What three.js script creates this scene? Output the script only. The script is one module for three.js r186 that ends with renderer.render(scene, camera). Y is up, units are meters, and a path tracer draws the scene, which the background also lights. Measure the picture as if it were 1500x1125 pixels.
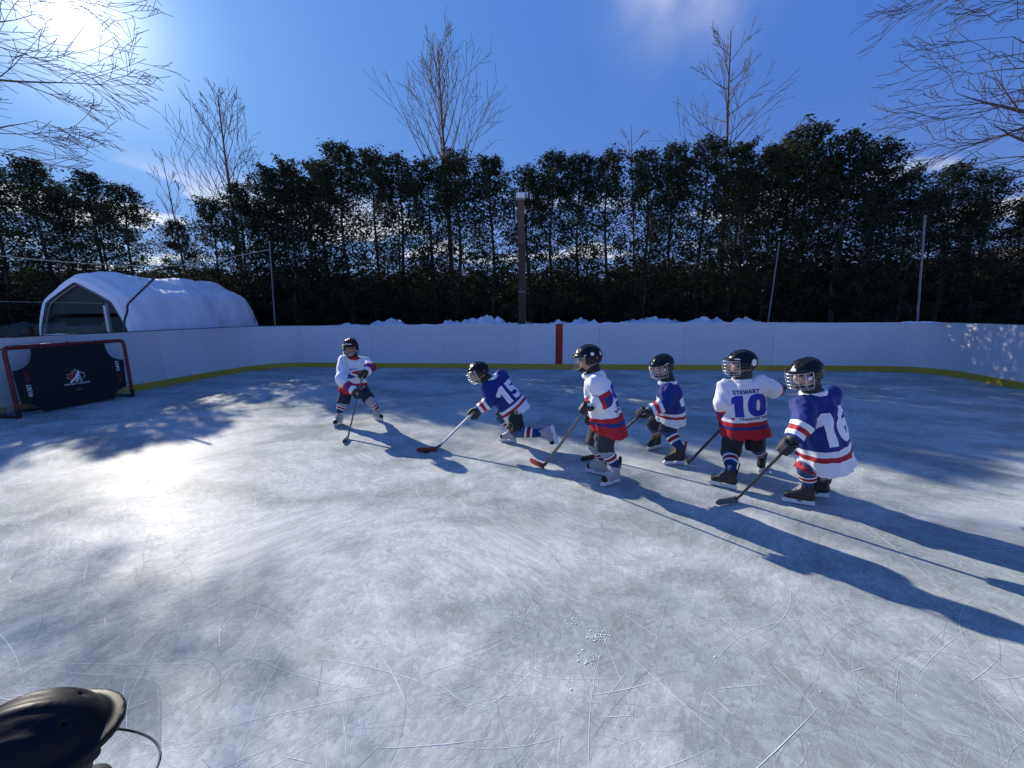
import * as THREE from 'three';
import { mergeGeometries } from 'three/addons/utils/BufferGeometryUtils.js';
import { RoundedBoxGeometry } from 'three/addons/geometries/RoundedBoxGeometry.js';
import { ImprovedNoise } from 'three/addons/math/ImprovedNoise.js';

// ---------------------------------------------------------------- camera, sky, sun, exposure
const scene = new THREE.Scene();
const camera = new THREE.PerspectiveCamera(2 * Math.atan(562.5 / 590) * 180 / Math.PI, 4 / 3, 0.05, 600);
camera.position.set(0, 1.7, 0);
camera.rotation.order = 'YXZ';
camera.rotation.set(-Math.atan(105.5 / 590), 0, -0.0096);
const SUN = new THREE.Vector3(-0.62, 0.43, -0.65).normalize();
const renderer = new THREE.WebGLRenderer();
renderer.toneMapping = THREE.LinearToneMapping;
renderer.toneMappingExposure = 1.5;
renderer.shadowMap.enabled = true;
const sun = new THREE.DirectionalLight(new THREE.Color(1, 0.93, 0.82), 5.0);
sun.position.copy(SUN).multiplyScalar(60);
sun.castShadow = true;
sun.shadow.mapSize.set(4096, 4096);
Object.assign(sun.shadow.camera, { left: -32, right: 32, top: 32, bottom: -32, near: 1, far: 140 });
scene.add(sun, sun.target);

const perlin = new ImprovedNoise();
const pn = (x, y, z) => perlin.noise(x, y, z);
function fbm(x, y, z, o = 4) { let s = 0, a = 0.5; for (let i = 0; i < o; i++) { s += a * pn(x, y, z); x = x * 2.03 + 7.1; y = y * 2.03 + 3.7; z = z * 2.03 + 1.3; a *= 0.5; } return s; }
function rng(seed) { let s = seed >>> 0; return () => { s = (s + 0x6d2b79f5) | 0; let t = Math.imul(s ^ (s >>> 15), 1 | s); t = (t + Math.imul(t ^ (t >>> 7), 61 | t)) ^ t; return ((t ^ (t >>> 14)) >>> 0) / 4294967296; }; }
const clamp = (x, a, b) => Math.min(b, Math.max(a, x)), lerp = (a, b, t) => a + (b - a) * t;
const sstep = (x, a, b) => { const t = clamp((x - a) / (b - a), 0, 1); return t * t * (3 - 2 * t); };

{ // clear winter sky: deep blue air, glare round the sun, one thin wisp and low cumulus
  const W = 1600, Hh = 800, data = new Float32Array(W * Hh * 4);
  const wisp = [new THREE.Vector3(0.29, 0.60, -0.74).normalize(), new THREE.Vector3(0.40, 0.66, -0.64).normalize()];
  for (let j = 0; j < Hh; j++) {
    const el = ((j + 0.5) / Hh - 0.5) * Math.PI, y = Math.sin(el), ce = Math.cos(el);
    for (let i = 0; i < W; i++) {
      const az = ((i + 0.5) / W - 0.5) * 2 * Math.PI, x = Math.cos(az) * ce, z = Math.sin(az) * ce;
      const g = Math.acos(clamp(x * SUN.x + y * SUN.y + z * SUN.z, -1, 1));
      const e = Math.max(el, 0), hz = Math.exp(-e / 0.16), a1 = Math.exp(-g / 0.46), a2 = Math.exp(-g / 0.045);
      let r = 0.033 + 0.17 * hz + 0.11 * a1 + 1.7 * a2, gg = 0.105 + 0.19 * hz + 0.225 * a1 + 1.7 * a2, b = 0.385 + 0.12 * hz + 0.30 * a1 + 1.6 * a2;
      if (y > 0.015) {
        const k = 1 / (y + 0.09), n = fbm(x * k * 1.5 + 11.3, z * k * 1.5 + 4.2, 0.5, 5);
        const cum = sstep(n, 0.1, 0.28) * sstep(e, 0.02, 0.08) * (1 - sstep(e, 0.17, 0.29));
        let w = 0;
        for (const [q, c] of wisp.entries()) { const dx = x - c.x, dy = y - c.y, dz = z - c.z, d2 = (dx * dx + dz * dz) * (q ? 60 : 95) + dy * dy * (q ? 110 : 60); w += Math.exp(-d2) * (q ? 0.5 : 0.95) * clamp(0.55 + 1.6 * fbm(x * 9 + q * 5, y * 6, z * 9, 5), 0, 1); }
        const c = clamp(cum * 0.85 + w, 0, 0.92), br = 0.85 + 0.5 * a1;
        r = lerp(r, 0.60 * br, c); gg = lerp(gg, 0.63 * br, c); b = lerp(b, 0.68 * br, c);
      }
      const o = (j * W + i) * 4; data[o] = r; data[o + 1] = gg; data[o + 2] = b; data[o + 3] = 1;
    }
  }
  const t = new THREE.DataTexture(data, W, Hh, THREE.RGBAFormat, THREE.FloatType);
  t.mapping = THREE.EquirectangularReflectionMapping; t.magFilter = THREE.LinearFilter; t.needsUpdate = true;
  scene.background = t; scene.environment = t;
}

// ---------------------------------------------------------------- helpers
const V = (x, y, z) => new THREE.Vector3(x, y, z);
const taken = new Map();
function numbered(n) { const k = taken.get(n) ?? 0; taken.set(n, k + 1); return k ? `${n}_${String(k).padStart(3, '0')}` : n; }
function shade(o) { o.traverse((m) => { if (m.isMesh) { m.castShadow = true; m.receiveShadow = true; } }); return o; }
function thing(name, label, category, pos = [0, 0, 0], group) {
  const o = new THREE.Group(); o.name = numbered(name); o.position.set(...pos); o.userData = { label, category };
  if (group) o.userData.group = group;
  scene.add(o); return o;
}
function part(name, geo, mat, parent) { const m = new THREE.Mesh(geo, mat); m.name = name; m.castShadow = m.receiveShadow = true; parent.add(m); return m; }
function setting(name, geo, mat, kind = 'structure') { const m = part(numbered(name), geo, mat, scene); m.userData.kind = kind; return m; }
const std = (r, g, b, rough = 0.8, more = {}) => { const m = new THREE.MeshStandardMaterial({ roughness: rough, ...more }); m.color.setRGB(r, g, b); return m; };
const phys = (r, g, b, rough = 0.8, more = {}) => { const m = new THREE.MeshPhysicalMaterial({ roughness: rough, ...more }); m.color.setRGB(r, g, b); return m; };
function tex(w, h, draw, { srgb = true, wrap = true } = {}) {
  const c = document.createElement('canvas'); c.width = w; c.height = h; draw(c.getContext('2d'), w, h);
  const t = new THREE.CanvasTexture(c); if (srgb) t.colorSpace = THREE.SRGBColorSpace;
  t.wrapS = t.wrapT = wrap ? THREE.RepeatWrapping : THREE.ClampToEdgeWrapping; t.magFilter = THREE.LinearFilter; return t;
}
function geom(pos, idx, uv) {
  const g = new THREE.BufferGeometry(); g.setAttribute('position', new THREE.BufferAttribute(new Float32Array(pos), 3));
  if (uv) g.setAttribute('uv', new THREE.BufferAttribute(new Float32Array(uv), 2));
  if (idx) g.setIndex(idx); g.computeVertexNormals(); return g;
}
// straight tapered bar between two points
function bar(a, b, r0, r1 = r0, n = 6) {
  const d = b.clone().sub(a), L = d.length(), g = new THREE.CylinderGeometry(r1, r0, L, n, 1);
  g.applyQuaternion(new THREE.Quaternion().setFromUnitVectors(V(0, 1, 0), d.normalize())); g.translate((a.x + b.x) / 2, (a.y + b.y) / 2, (a.z + b.z) / 2); return g;
}
const tube = (pts, r, n = 8, seg = pts.length * 6, closed = false) => new THREE.TubeGeometry(new THREE.CatmullRomCurve3(pts, closed, 'catmullrom', 0.5), seg, r, n, closed);
const box = (w, h, d, x, y, z, r = 0) => { const g = r ? new RoundedBoxGeometry(w, h, d, 2, r) : new THREE.BoxGeometry(w, h, d); g.translate(x, y, z); return g; };
// wall of given thickness along a plan polyline, from y0 to y1, outer side to the left of travel
function strip(pts, y0, y1, th, off = 0) {
  const N = pts.length, nor = pts.map((p, i) => { const a = pts[Math.max(0, i - 1)], b = pts[Math.min(N - 1, i + 1)], dx = b[0] - a[0], dz = b[1] - a[1], l = Math.hypot(dx, dz); return [dz / l, -dx / l]; });
  const P = [], I = [], quad = (a, b, c, d) => { const o = P.length / 3; for (const q of [a, b, c, d]) P.push(...q); I.push(o, o + 1, o + 2, o, o + 2, o + 3); };
  const at = (i, y, t) => [pts[i][0] + nor[i][0] * (off + t), y, pts[i][1] + nor[i][1] * (off + t)];
  for (let i = 0; i < N - 1; i++) {
    quad(at(i, y0, 0), at(i + 1, y0, 0), at(i + 1, y1, 0), at(i, y1, 0)); quad(at(i + 1, y0, th), at(i, y0, th), at(i, y1, th), at(i + 1, y1, th));
    quad(at(i, y1, 0), at(i + 1, y1, 0), at(i + 1, y1, th), at(i, y1, th)); quad(at(i, y0, th), at(i + 1, y0, th), at(i + 1, y0, 0), at(i, y0, 0));
  }
  quad(at(0, y0, th), at(0, y0, 0), at(0, y1, 0), at(0, y1, th)); quad(at(N - 1, y0, 0), at(N - 1, y0, th), at(N - 1, y1, th), at(N - 1, y1, 0));
  return geom(P, I);
}
// naive surface nets over a signed distance field
function surf(f, lo, hi, cell) {
  const n = [0, 1, 2].map((k) => Math.max(2, Math.ceil((hi[k] - lo[k]) / cell) + 1)), [nx, ny, nz] = n, D = new Float32Array(nx * ny * nz), id = new Int32Array(nx * ny * nz).fill(-1), P = [], I = [];
  for (let K = 0; K < nz; K += 4) for (let Jb = 0; Jb < ny; Jb += 4) for (let A = 0; A < nx; A += 4) { // blocks far from the surface are filled in one go
    const c = f(lo[0] + (A + 1.5) * cell, lo[1] + (Jb + 1.5) * cell, lo[2] + (K + 1.5) * cell), far = Math.abs(c) > cell * 4.4;
    for (let k = K; k < Math.min(nz, K + 4); k++) for (let j = Jb; j < Math.min(ny, Jb + 4); j++) for (let i = A; i < Math.min(nx, A + 4); i++) D[i + nx * (j + ny * k)] = far ? c : f(lo[0] + i * cell, lo[1] + j * cell, lo[2] + k * cell);
  }
  const at = (i, j, k) => i + nx * (j + ny * k), E = [[0, 1], [2, 3], [4, 5], [6, 7], [0, 2], [1, 3], [4, 6], [5, 7], [0, 4], [1, 5], [2, 6], [3, 7]], d = new Float32Array(8);
  for (let k = 0; k < nz - 1; k++) for (let j = 0; j < ny - 1; j++) for (let i = 0; i < nx - 1; i++) {
    let mask = 0; for (let c = 0; c < 8; c++) { d[c] = D[at(i + (c & 1), j + ((c >> 1) & 1), k + (c >> 2))]; if (d[c] < 0) mask |= 1 << c; }
    if (mask === 0 || mask === 255) continue;
    let x = 0, y = 0, z = 0, m = 0;
    for (const [a, b] of E) if ((d[a] < 0) !== (d[b] < 0)) { const t = d[a] / (d[a] - d[b]); x += (a & 1) + ((b & 1) - (a & 1)) * t; y += ((a >> 1) & 1) + (((b >> 1) & 1) - ((a >> 1) & 1)) * t; z += (a >> 2) + ((b >> 2) - (a >> 2)) * t; m++; }
    id[at(i, j, k)] = P.length / 3; P.push(lo[0] + (i + x / m) * cell, lo[1] + (j + y / m) * cell, lo[2] + (k + z / m) * cell);
  }
  const quad = (a, b, c, e, flip) => { if (a < 0 || b < 0 || c < 0 || e < 0) return; if (flip) I.push(a, c, b, a, e, c); else I.push(a, b, c, a, c, e); };
  for (let k = 1; k < nz - 1; k++) for (let j = 1; j < ny - 1; j++) for (let i = 1; i < nx - 1; i++) {
    const s = D[at(i, j, k)] < 0;
    if (s !== D[at(i + 1, j, k)] < 0) quad(id[at(i, j - 1, k - 1)], id[at(i, j, k - 1)], id[at(i, j, k)], id[at(i, j - 1, k)], !s);
    if (s !== D[at(i, j + 1, k)] < 0) quad(id[at(i - 1, j, k - 1)], id[at(i - 1, j, k)], id[at(i, j, k)], id[at(i, j, k - 1)], !s);
    if (s !== D[at(i, j, k + 1)] < 0) quad(id[at(i - 1, j - 1, k)], id[at(i, j - 1, k)], id[at(i, j, k)], id[at(i - 1, j, k)], !s);
  }
  return geom(P, I);
}
function cap(x, y, z, a, b, ra, rb) { const bx = b.x - a.x, by = b.y - a.y, bz = b.z - a.z, px = x - a.x, py = y - a.y, pz = z - a.z, t = clamp((px * bx + py * by + pz * bz) / (bx * bx + by * by + bz * bz + 1e-9), 0, 1); return Math.hypot(px - bx * t, py - by * t, pz - bz * t) - (ra + (rb - ra) * t); }
const smin = (a, b, k) => { const h = Math.max(k - Math.abs(a - b), 0) / k; return Math.min(a, b) - h * h * k * 0.25; };
const smax = (a, b, k) => -smin(-a, -b, k);
function bounds(pts, pad) { const lo = [1e9, 1e9, 1e9], hi = [-1e9, -1e9, -1e9]; for (const p of pts) ['x', 'y', 'z'].forEach((c, k) => { lo[k] = Math.min(lo[k], p[c] - pad); hi[k] = Math.max(hi[k], p[c] + pad); }); return [lo, hi]; }

// ---------------------------------------------------------------- the rink plan (metres)
const arcPts = (p0, p1, p2, n) => Array.from({ length: n + 1 }, (_, i) => { const t = i / n, a = (1 - t) * (1 - t), b = 2 * t * (1 - t), c = t * t; return [a * p0[0] + b * p1[0] + c * p2[0], a * p0[1] + b * p1[1] + c * p2[1]]; });
const LW0 = [-10.25, 2.4], LW1 = [-8.30, -10.9], FW0 = [-6.71, -12.97], FW1 = [9.72, -10.97], RW0 = [10.98, -9.55], RW1 = [7.9, 2.4];
const leftCorner = arcPts(LW1, [-8.02, -13.12], FW0, 10), rightCorner = arcPts(FW1, [11.35, -10.78], RW0, 10);
const rinkLine = [LW0, ...leftCorner, ...rightCorner, RW1];
const inside = (x, z) => { const poly = [...rinkLine, [7.9, 7], [-10.25, 7]]; let c = false; for (let i = 0, j = poly.length - 1; i < poly.length; j = i++) { const [xi, zi] = poly[i], [xj, zj] = poly[j]; if ((zi > z) !== (zj > z) && x < ((xj - xi) * (z - zi)) / (zj - zi) + xi) c = !c; } return c; };

// ---------------------------------------------------------------- ice
const scratchTex = tex(2048, 2048, (c, W) => {
  const r = rng(11); c.fillStyle = '#dcdedf'; c.fillRect(0, 0, W, W);
  const im = c.getImageData(0, 0, W, W), d = im.data;
  for (let y = 0; y < W; y++) for (let x = 0; x < W; x++) {
    const X = x / W * 6.28318, Y = y / W * 6.28318, u = Math.cos(X) * 4, v = Math.sin(X) * 4, s = Math.cos(Y) * 4, t = Math.sin(Y) * 4;
    const n = 0.5 * pn(u + 3, v + s, t) + 0.4 * pn(u * 5, v * 5 + s * 5, t * 5), pt = sstep(pn(u * 2.6 + n * 3, v * 2.6 + s * 2.6, t * 2.6 + n * 2) + 0.35 * pn(u * 11, v * 11 + s * 11, t * 11), -0.22, 0.36), q = n * 34 + (pt - 0.45) * 17 + (r() - 0.5) * 34, o = (y * W + x) * 4;
    for (let k = 0; k < 3; k++) d[o + k] = clamp(d[o + k] + q, 0, 255);
  }
  c.putImageData(im, 0, 0);
  for (let i = 0; i < 9000; i++) {
    const x = r() * W, y = r() * W, L = 12 + r() * r() * 420, a0 = r() * 6.283, R = 150 + r() * r() * 2600, sg = r() < 0.5 ? -1 : 1, w = 0.6 + r() * r() * r() * 3.2, white = r() < 0.6;
    c.strokeStyle = white ? `rgba(250,252,255,${0.1 + r() * r() * 0.6})` : `rgba(120,130,136,${0.08 + r() * r() * 0.5})`; c.lineWidth = w;
    for (const ox of [-W, 0, W]) for (const oy of [-W, 0, W]) { if (x + ox < -700 || x + ox > W + 700 || y + oy < -700 || y + oy > W + 700) continue; c.beginPath(); c.arc(x + ox - Math.cos(a0) * R, y + oy - Math.sin(a0) * R, R, a0, a0 + sg * L / R, sg < 0); c.stroke(); }
  }
  for (let q = 0; q < 130; q++) {
    const x = 150 + r() * (W - 300), y = 150 + r() * (W - 300), a = r() * 6.283, n = 5 + r() * 14, L = 30 + r() * 110, al = 0.08 + 0.25 * r();
    for (let i = 0; i < n; i++) { const o = (i - n / 2) * (3 + r() * 5), b = a + (r() - 0.5) * 0.16, l = L * (0.4 + 0.8 * r()), px = x - Math.sin(a) * o + (r() - 0.5) * 30, py = y + Math.cos(a) * o + (r() - 0.5) * 30; c.strokeStyle = r() < 0.72 ? `rgba(248,250,252,${al * (0.5 + r())})` : `rgba(125,134,140,${al})`; c.lineWidth = 0.8 + 2.4 * r() * r(); c.beginPath(); c.moveTo(px, py); c.quadraticCurveTo(px + Math.cos(b) * l * 0.5 + (r() - 0.5) * 8, py + Math.sin(b) * l * 0.5 + (r() - 0.5) * 8, px + Math.cos(b) * l, py + Math.sin(b) * l); c.stroke(); }
  }
});
/* stop scrapes go into the print as clusters of short near-parallel cuts */
const iceBump = tex(2048, 2048, (c, W) => {
  const r = rng(5); c.fillStyle = '#808080'; c.fillRect(0, 0, W, W);
  const im = c.getImageData(0, 0, W, W), d = im.data;
  for (let y = 0; y < W; y++) for (let x = 0; x < W; x++) {
    const X = x / W * 6.28318, Y = y / W * 6.28318, u = Math.cos(X) * 5, v = Math.sin(X) * 5, s = Math.cos(Y) * 5, t = Math.sin(Y) * 5;
    const q = 128 + 40 * pn(u, v + s, t) + 26 * pn(u * 4, v * 4 + s * 4, t * 4) + 16 * pn(u * 12, v * 12 + s * 12, t * 12) + (r() - 0.5) * 16, o = (y * W + x) * 4;
    d[o] = d[o + 1] = d[o + 2] = q;
  }
  c.putImageData(im, 0, 0);
  for (let i = 0; i < 4200; i++) {
    const x = r() * W, y = r() * W, L = 20 + r() * r() * 520, a0 = r() * 6.283, R = 120 + r() * r() * 2600, sg = r() < 0.5 ? -1 : 1;
    c.strokeStyle = r() < 0.62 ? `rgba(20,20,20,${0.1 + r() * 0.42})` : `rgba(240,240,240,${0.1 + r() * 0.4})`; c.lineWidth = 0.8 + r() * r() * 3.5;
    for (const ox of [-W, 0, W]) for (const oy of [-W, 0, W]) { if (x + ox < -600 || x + ox > W + 600 || y + oy < -600 || y + oy > W + 600) continue; c.beginPath(); c.arc(x + ox - Math.cos(a0) * R, y + oy - Math.sin(a0) * R, R, a0, a0 + sg * L / R, sg < 0); c.stroke(); }
  }
}, { srgb: false });
scratchTex.repeat.set(1 / 3.7, 1 / 3.7); iceBump.repeat.set(1 / 2.9, 1 / 2.9); iceBump.rotation = 0.7;
{
  const P = [], U = [], C = [], I = [], X0 = -11, X1 = 11.6, Z0 = -13.4, Z1 = 6, st = 0.07, nx = Math.round((X1 - X0) / st), nz = Math.round((Z1 - Z0) / st);
  for (let j = 0; j <= nz; j++) for (let i = 0; i <= nx; i++) {
    const x = X0 + i * st, z = Z0 + j * st; P.push(x, 0, z); U.push(x, z);
    // frosted, snowed-up ice against patches worn down to bare grey ice
    const w = fbm(x * 0.32 + 4, z * 0.55, 2.2, 3) * 1.2, n = fbm(x * 0.75 + w + 20, z * 1.1 + w, 7.7, 5), m = fbm(x * 2.6 + 3, z * 3.6, 1.1, 3), t = sstep(0.58 + n * 2.0 + m * 0.9, 0.05, 0.95);
    C.push(lerp(0.42, 0.65, t), lerp(0.445, 0.66, t), lerp(0.42, 0.62, t));
  }
  for (let j = 0; j < nz; j++) for (let i = 0; i < nx; i++) { const x = X0 + (i + 0.5) * st, z = Z0 + (j + 0.5) * st; if (!inside(x, z)) continue; const a = j * (nx + 1) + i, b = a + 1, c = a + nx + 1, d = c + 1; I.push(a, c, b, b, c, d); }
  const g = geom(P, I, U); g.setAttribute('color', new THREE.BufferAttribute(new Float32Array(C), 3));
  const m = phys(1, 1, 1, 0.41, { specularIntensity: 0.042, map: scratchTex, bumpMap: iceBump, bumpScale: 0.0022, vertexColors: true, ior: 1.31 });
  setting('ice', g, m);
}
{ // long skate cuts: raised ragged ribbons of scraped ice
  const r = rng(77), P = [], I = [];
  for (let i = 0; i < 900; i++) {
    const near = r() < 0.72, x = near ? (r() - 0.5) * 11 : (r() - 0.5) * 18, z = near ? -0.7 - r() * r() * 6 : -1 - r() * 11, L = 0.1 + r() * r() * r() * 2.2, k = (r() - 0.5) * (r() < 0.5 ? 3 : 1.2), w = 0.0006 + r() * r() * r() * 0.0013 * (1 + Math.max(0, -z) * 0.08);
    let a = r() * 6.283, px = x, pz = z; const n = Math.max(4, Math.round(L / 0.09)), o = P.length / 3; let cnt = 0;
    for (let s = 0; s <= n; s++) {
      if (!inside(px, pz)) break;
      const ww = w * Math.sin(Math.PI * clamp((s + 0.15) / (n + 0.3), 0, 1)) * (0.6 + 0.8 * r()) + 0.0003, cx = -Math.sin(a) * ww, cz = Math.cos(a) * ww;
      P.push(px - cx, 0.0012, pz - cz, px, 0.0012 + 0.0003, pz, px + cx, 0.0012, pz + cz); cnt++;
      if (s) { const q = o + (s - 1) * 3; I.push(q, q + 1, q + 3, q + 1, q + 4, q + 3, q + 1, q + 2, q + 4, q + 2, q + 5, q + 4); }
      a += k * L / n; px += Math.cos(a) * L / n; pz += Math.sin(a) * L / n;
    }
  }
  setting('skate_scratches', geom(P, I), phys(0.72, 0.74, 0.74, 0.6, { ior: 1.31 }), 'stuff').userData.label = 'white skate scratches cut across the ice';
}
{ // shavings and small snow crumbs on the ice
  const r = rng(31), list = [];
  const crumb = (x, z, s) => { const g = new THREE.IcosahedronGeometry(s, 1), p = g.attributes.position; for (let i = 0; i < p.count; i++) { const k = 1 + 0.35 * pn(p.getX(i) * 90 + x * 50, p.getY(i) * 90, p.getZ(i) * 90 + z * 50); p.setXYZ(i, p.getX(i) * k * (0.8 + 0.6 * r()), p.getY(i) * k * 0.5, p.getZ(i) * k); } g.rotateY(r() * 6); g.translate(x, s * 0.3, z); g.deleteAttribute('uv'); list.push(g); };
  for (const [cx, cz, n, sp, s] of [[0.33, -2.0, 60, 0.06, 0.004], [0.45, -1.87, 80, 0.05, 0.0055], [0.36, -1.74, 60, 0.05, 0.005], [0.02, -2.02, 50, 0.06, 0.004], [0.2, -1.6, 20, 0.12, 0.003]])
    for (let i = 0; i < n; i++) crumb(cx + (r() + r() - 1) * sp * 1.6, cz + (r() + r() - 1) * sp, s * (0.25 + 0.8 * r() * r()));
  for (let i = 0; i < 160; i++) { const z = -0.9 - r() * 5; crumb((r() - 0.5) * 2.6 * -z, z, 0.0015 + r() * r() * 0.004); }
  setting('ice_shavings', mergeGeometries(list), std(0.86, 0.88, 0.9, 0.9), 'stuff').userData.label = 'loose snow crumbs and shavings on the ice';
}

// ---------------------------------------------------------------- snow outside the boards
const snowBump = tex(512, 512, (c, W) => { const im = c.createImageData(W, W), d = im.data; for (let y = 0; y < W; y++) for (let x = 0; x < W; x++) { const X = x / W * 6.28318, Y = y / W * 6.28318, q = 128 + 60 * pn(Math.cos(X) * 6, Math.sin(X) * 6 + Math.cos(Y) * 6, Math.sin(Y) * 6) + 40 * pn(Math.cos(X) * 20, Math.sin(X) * 20 + Math.cos(Y) * 20, Math.sin(Y) * 20), o = (y * W + x) * 4; d[o] = d[o + 1] = d[o + 2] = q; d[o + 3] = 255; } c.putImageData(im, 0, 0); }, { srgb: false });
const SNOW = std(0.84, 0.86, 0.89, 0.95, { bumpMap: snowBump, bumpScale: 0.03 });
{
  const n = 150, R = 260, P = [], U = [], I = [], curve = (t) => Math.sign(t) * Math.pow(Math.abs(t), 2.2) * R;
  for (let j = 0; j <= n; j++) for (let i = 0; i <= n; i++) { const x = curve(i / n * 2 - 1), z = curve(j / n * 2 - 1); P.push(x, -0.06, z); U.push(x, z); }
  for (let j = 0; j < n; j++) for (let i = 0; i < n; i++) { const a = j * (n + 1) + i, b = a + 1, c = a + n + 1; I.push(a, c, b, b, c, c + 1); }
  setting('ground', geom(P, I, U), SNOW);
}
const bankZ = (x) => -11.92 + 0.122 * (x - 1.43);
{ // ploughed snow heaped behind the far boards
  const P = [], U = [], I = [], x0 = -8.6, x1 = 12.4, nx = 360, nz = 70;
  for (let j = 0; j <= nz; j++) for (let i = 0; i <= nx; i++) {
    const x = lerp(x0, x1, i / nx), d = 0.14 + 4.2 * j / nz, z = bankZ(x) - d;
    const env = sstep(x, -8.4, -5.2) * (1 - sstep(x, 7.2, 9.6)), back = 1 - sstep(d, 1.7, 4.2) * 0.72, lump = fbm(x * 0.9, d * 1.1, 3.3, 5) * 0.62 + 0.3 * Math.abs(fbm(x * 3.6, d * 3.6, 9, 4));
    const h = lerp(0.5 + lump * 0.3, 1.09 + lump * 1.1 + 0.12 * sstep(d, 0.2, 1.2), env) * back * (d < 0.2 ? 0.96 : 1);
    P.push(x, h, z); U.push(x, z);
  }
  for (let j = 0; j < nz; j++) for (let i = 0; i < nx; i++) { const a = j * (nx + 1) + i, b = a + 1, c = a + nx + 1; I.push(a, b, c, b, c + 1, c); }
  setting('snow_bank', geom(P, I, U), SNOW);
}

// ---------------------------------------------------------------- boards
const scuffTex = tex(1024, 512, (c, W, H) => {
  const r = rng(9); c.fillStyle = '#eceef0'; c.fillRect(0, 0, W, H);
  for (let i = 0; i < 420; i++) { c.strokeStyle = `rgba(${90 + r() * 60 | 0},${95 + r() * 60 | 0},${105 + r() * 60 | 0},${0.03 + r() * 0.1})`; c.lineWidth = 0.6 + r() * 2; const x = r() * W, y = r() * H; c.beginPath(); c.moveTo(x, y); c.lineTo(x + (r() - 0.5) * 160, y + (r() - 0.5) * 40); c.stroke(); }
  for (let i = 0; i < 46; i++) { c.fillStyle = `rgba(25,26,30,${0.08 + r() * 0.3})`; c.save(); c.translate(r() * W, H * (0.35 + 0.6 * r())); c.rotate(r() * 3); c.beginPath(); c.ellipse(0, 0, 2 + r() * 9, 0.8 + r() * 2.2, 0, 0, 7); c.fill(); c.restore(); }
  for (let i = 0; i < 60; i++) { c.fillStyle = `rgba(110,115,120,${0.03 + r() * 0.05})`; c.beginPath(); c.ellipse(r() * W, r() * H, 4 + r() * 26, 2 + r() * 10, r() * 3, 0, 7); c.fill(); }
});
const boardMats = [0.80, 0.77, 0.83].map((k, i) => { const t = scuffTex.clone(); t.offset.set(i * 0.37, i * 0.21); t.repeat.set(1 / 2.7, 1 / 1.33); return std(k, k * 1.0, k * 1.01, 0.42, { map: t }); });
const boardUV = (g) => { const p = g.attributes.position, u = []; for (let i = 0; i < p.count; i++) u.push(p.getX(i) + p.getZ(i), p.getY(i)); g.setAttribute('uv', new THREE.BufferAttribute(new Float32Array(u), 2)); return g; };
const kickMat = std(0.50, 0.36, 0.03, 0.55), redMat = std(0.36, 0.012, 0.014, 0.55), railMat = std(0.03, 0.03, 0.035, 0.6);
{
  const t = thing('rink_boards', 'white rink boards with yellow kick plate running round the ice', 'rink boards');
  let k = 0;
  const panel = (pts, y1 = 1.33, th = 0.022) => { part('board_panel', boardUV(strip(pts, 0.0, y1, th)), boardMats[k++ % 3], t); };
  const cut = (a, b, s0, s1, n = 1) => Array.from({ length: n + 1 }, (_, i) => { const q = lerp(s0, s1, i / n), L = Math.hypot(b[0] - a[0], b[1] - a[1]); return [lerp(a[0], b[0], q / L), lerp(a[1], b[1], q / L)]; });
  const run = (a, b, seams) => { for (let i = 0; i < seams.length - 1; i++) panel(cut(a, b, seams[i] + 0.003, seams[i + 1] - 0.003), 1.33 + (i % 3) * 0.004); };
  const lenL = Math.hypot(LW1[0] - LW0[0], LW1[1] - LW0[1]), lenF = Math.hypot(FW1[0] - FW0[0], FW1[1] - FW0[1]), lenR = Math.hypot(RW1[0] - RW0[0], RW1[1] - RW0[1]);
  run(LW0, LW1, [lenL - 13.2, lenL - 10.8, lenL - 8.4, lenL - 6, lenL - 3.6, lenL - 1.2, lenL]);
  panel(leftCorner.slice(0, 6)); panel(leftCorner.slice(5));
  run(FW0, FW1, [0, 2.30, 4.66, 6.96, 9.35, 11.73, 14.13, lenF]);
  panel(rightCorner.slice(0, 6)); panel(rightCorner.slice(5));
  run(RW0, RW1, [0, 2.4, 4.8, 7.2, 9.6, 12]);
  for (const pts of [[LW0, LW1], leftCorner, [FW0, FW1], rightCorner, [RW0, RW1]]) part('kick_plate', strip(pts, 0.002, 0.155, 0.012, -0.0145), kickMat, t).userData.label = 'yellow plastic kick plate along the foot of the boards';
  part('center_line', strip(cut(FW0, FW1, 8.075, 8.285), 0.157, 1.345, 0.004, -0.0065), redMat, t).userData.label = 'vertical red centre line on the far boards';
  part('top_rail', strip([LW0, LW1], 1.336, 1.352, 0.05, -0.004), railMat, t); part('top_rail', strip(leftCorner, 1.336, 1.352, 0.05, -0.004), railMat, t); part('top_rail', strip([RW0, RW1], 1.336, 1.35, 0.05, 0.002), railMat, t);
  // posts that prop the panels from outside
  for (const [a, b, n] of [[LW0, LW1, 7], [FW0, FW1, 8], [RW0, RW1, 6]]) for (let i = 0; i < n; i++) { const q = (i + 0.5) / n, dx = b[0] - a[0], dz = b[1] - a[1], l = Math.hypot(dx, dz), x = lerp(a[0], b[0], q) + dz / l * 0.075, z = lerp(a[1], b[1], q) - dx / l * 0.075; const g = new THREE.BoxGeometry(0.09, 1.3, 0.09); g.rotateY(Math.atan2(-dz, dx)); g.translate(x, 0.59, z); part('prop_post', g, std(0.16, 0.1, 0.06, 0.9), t); }
}
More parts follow.
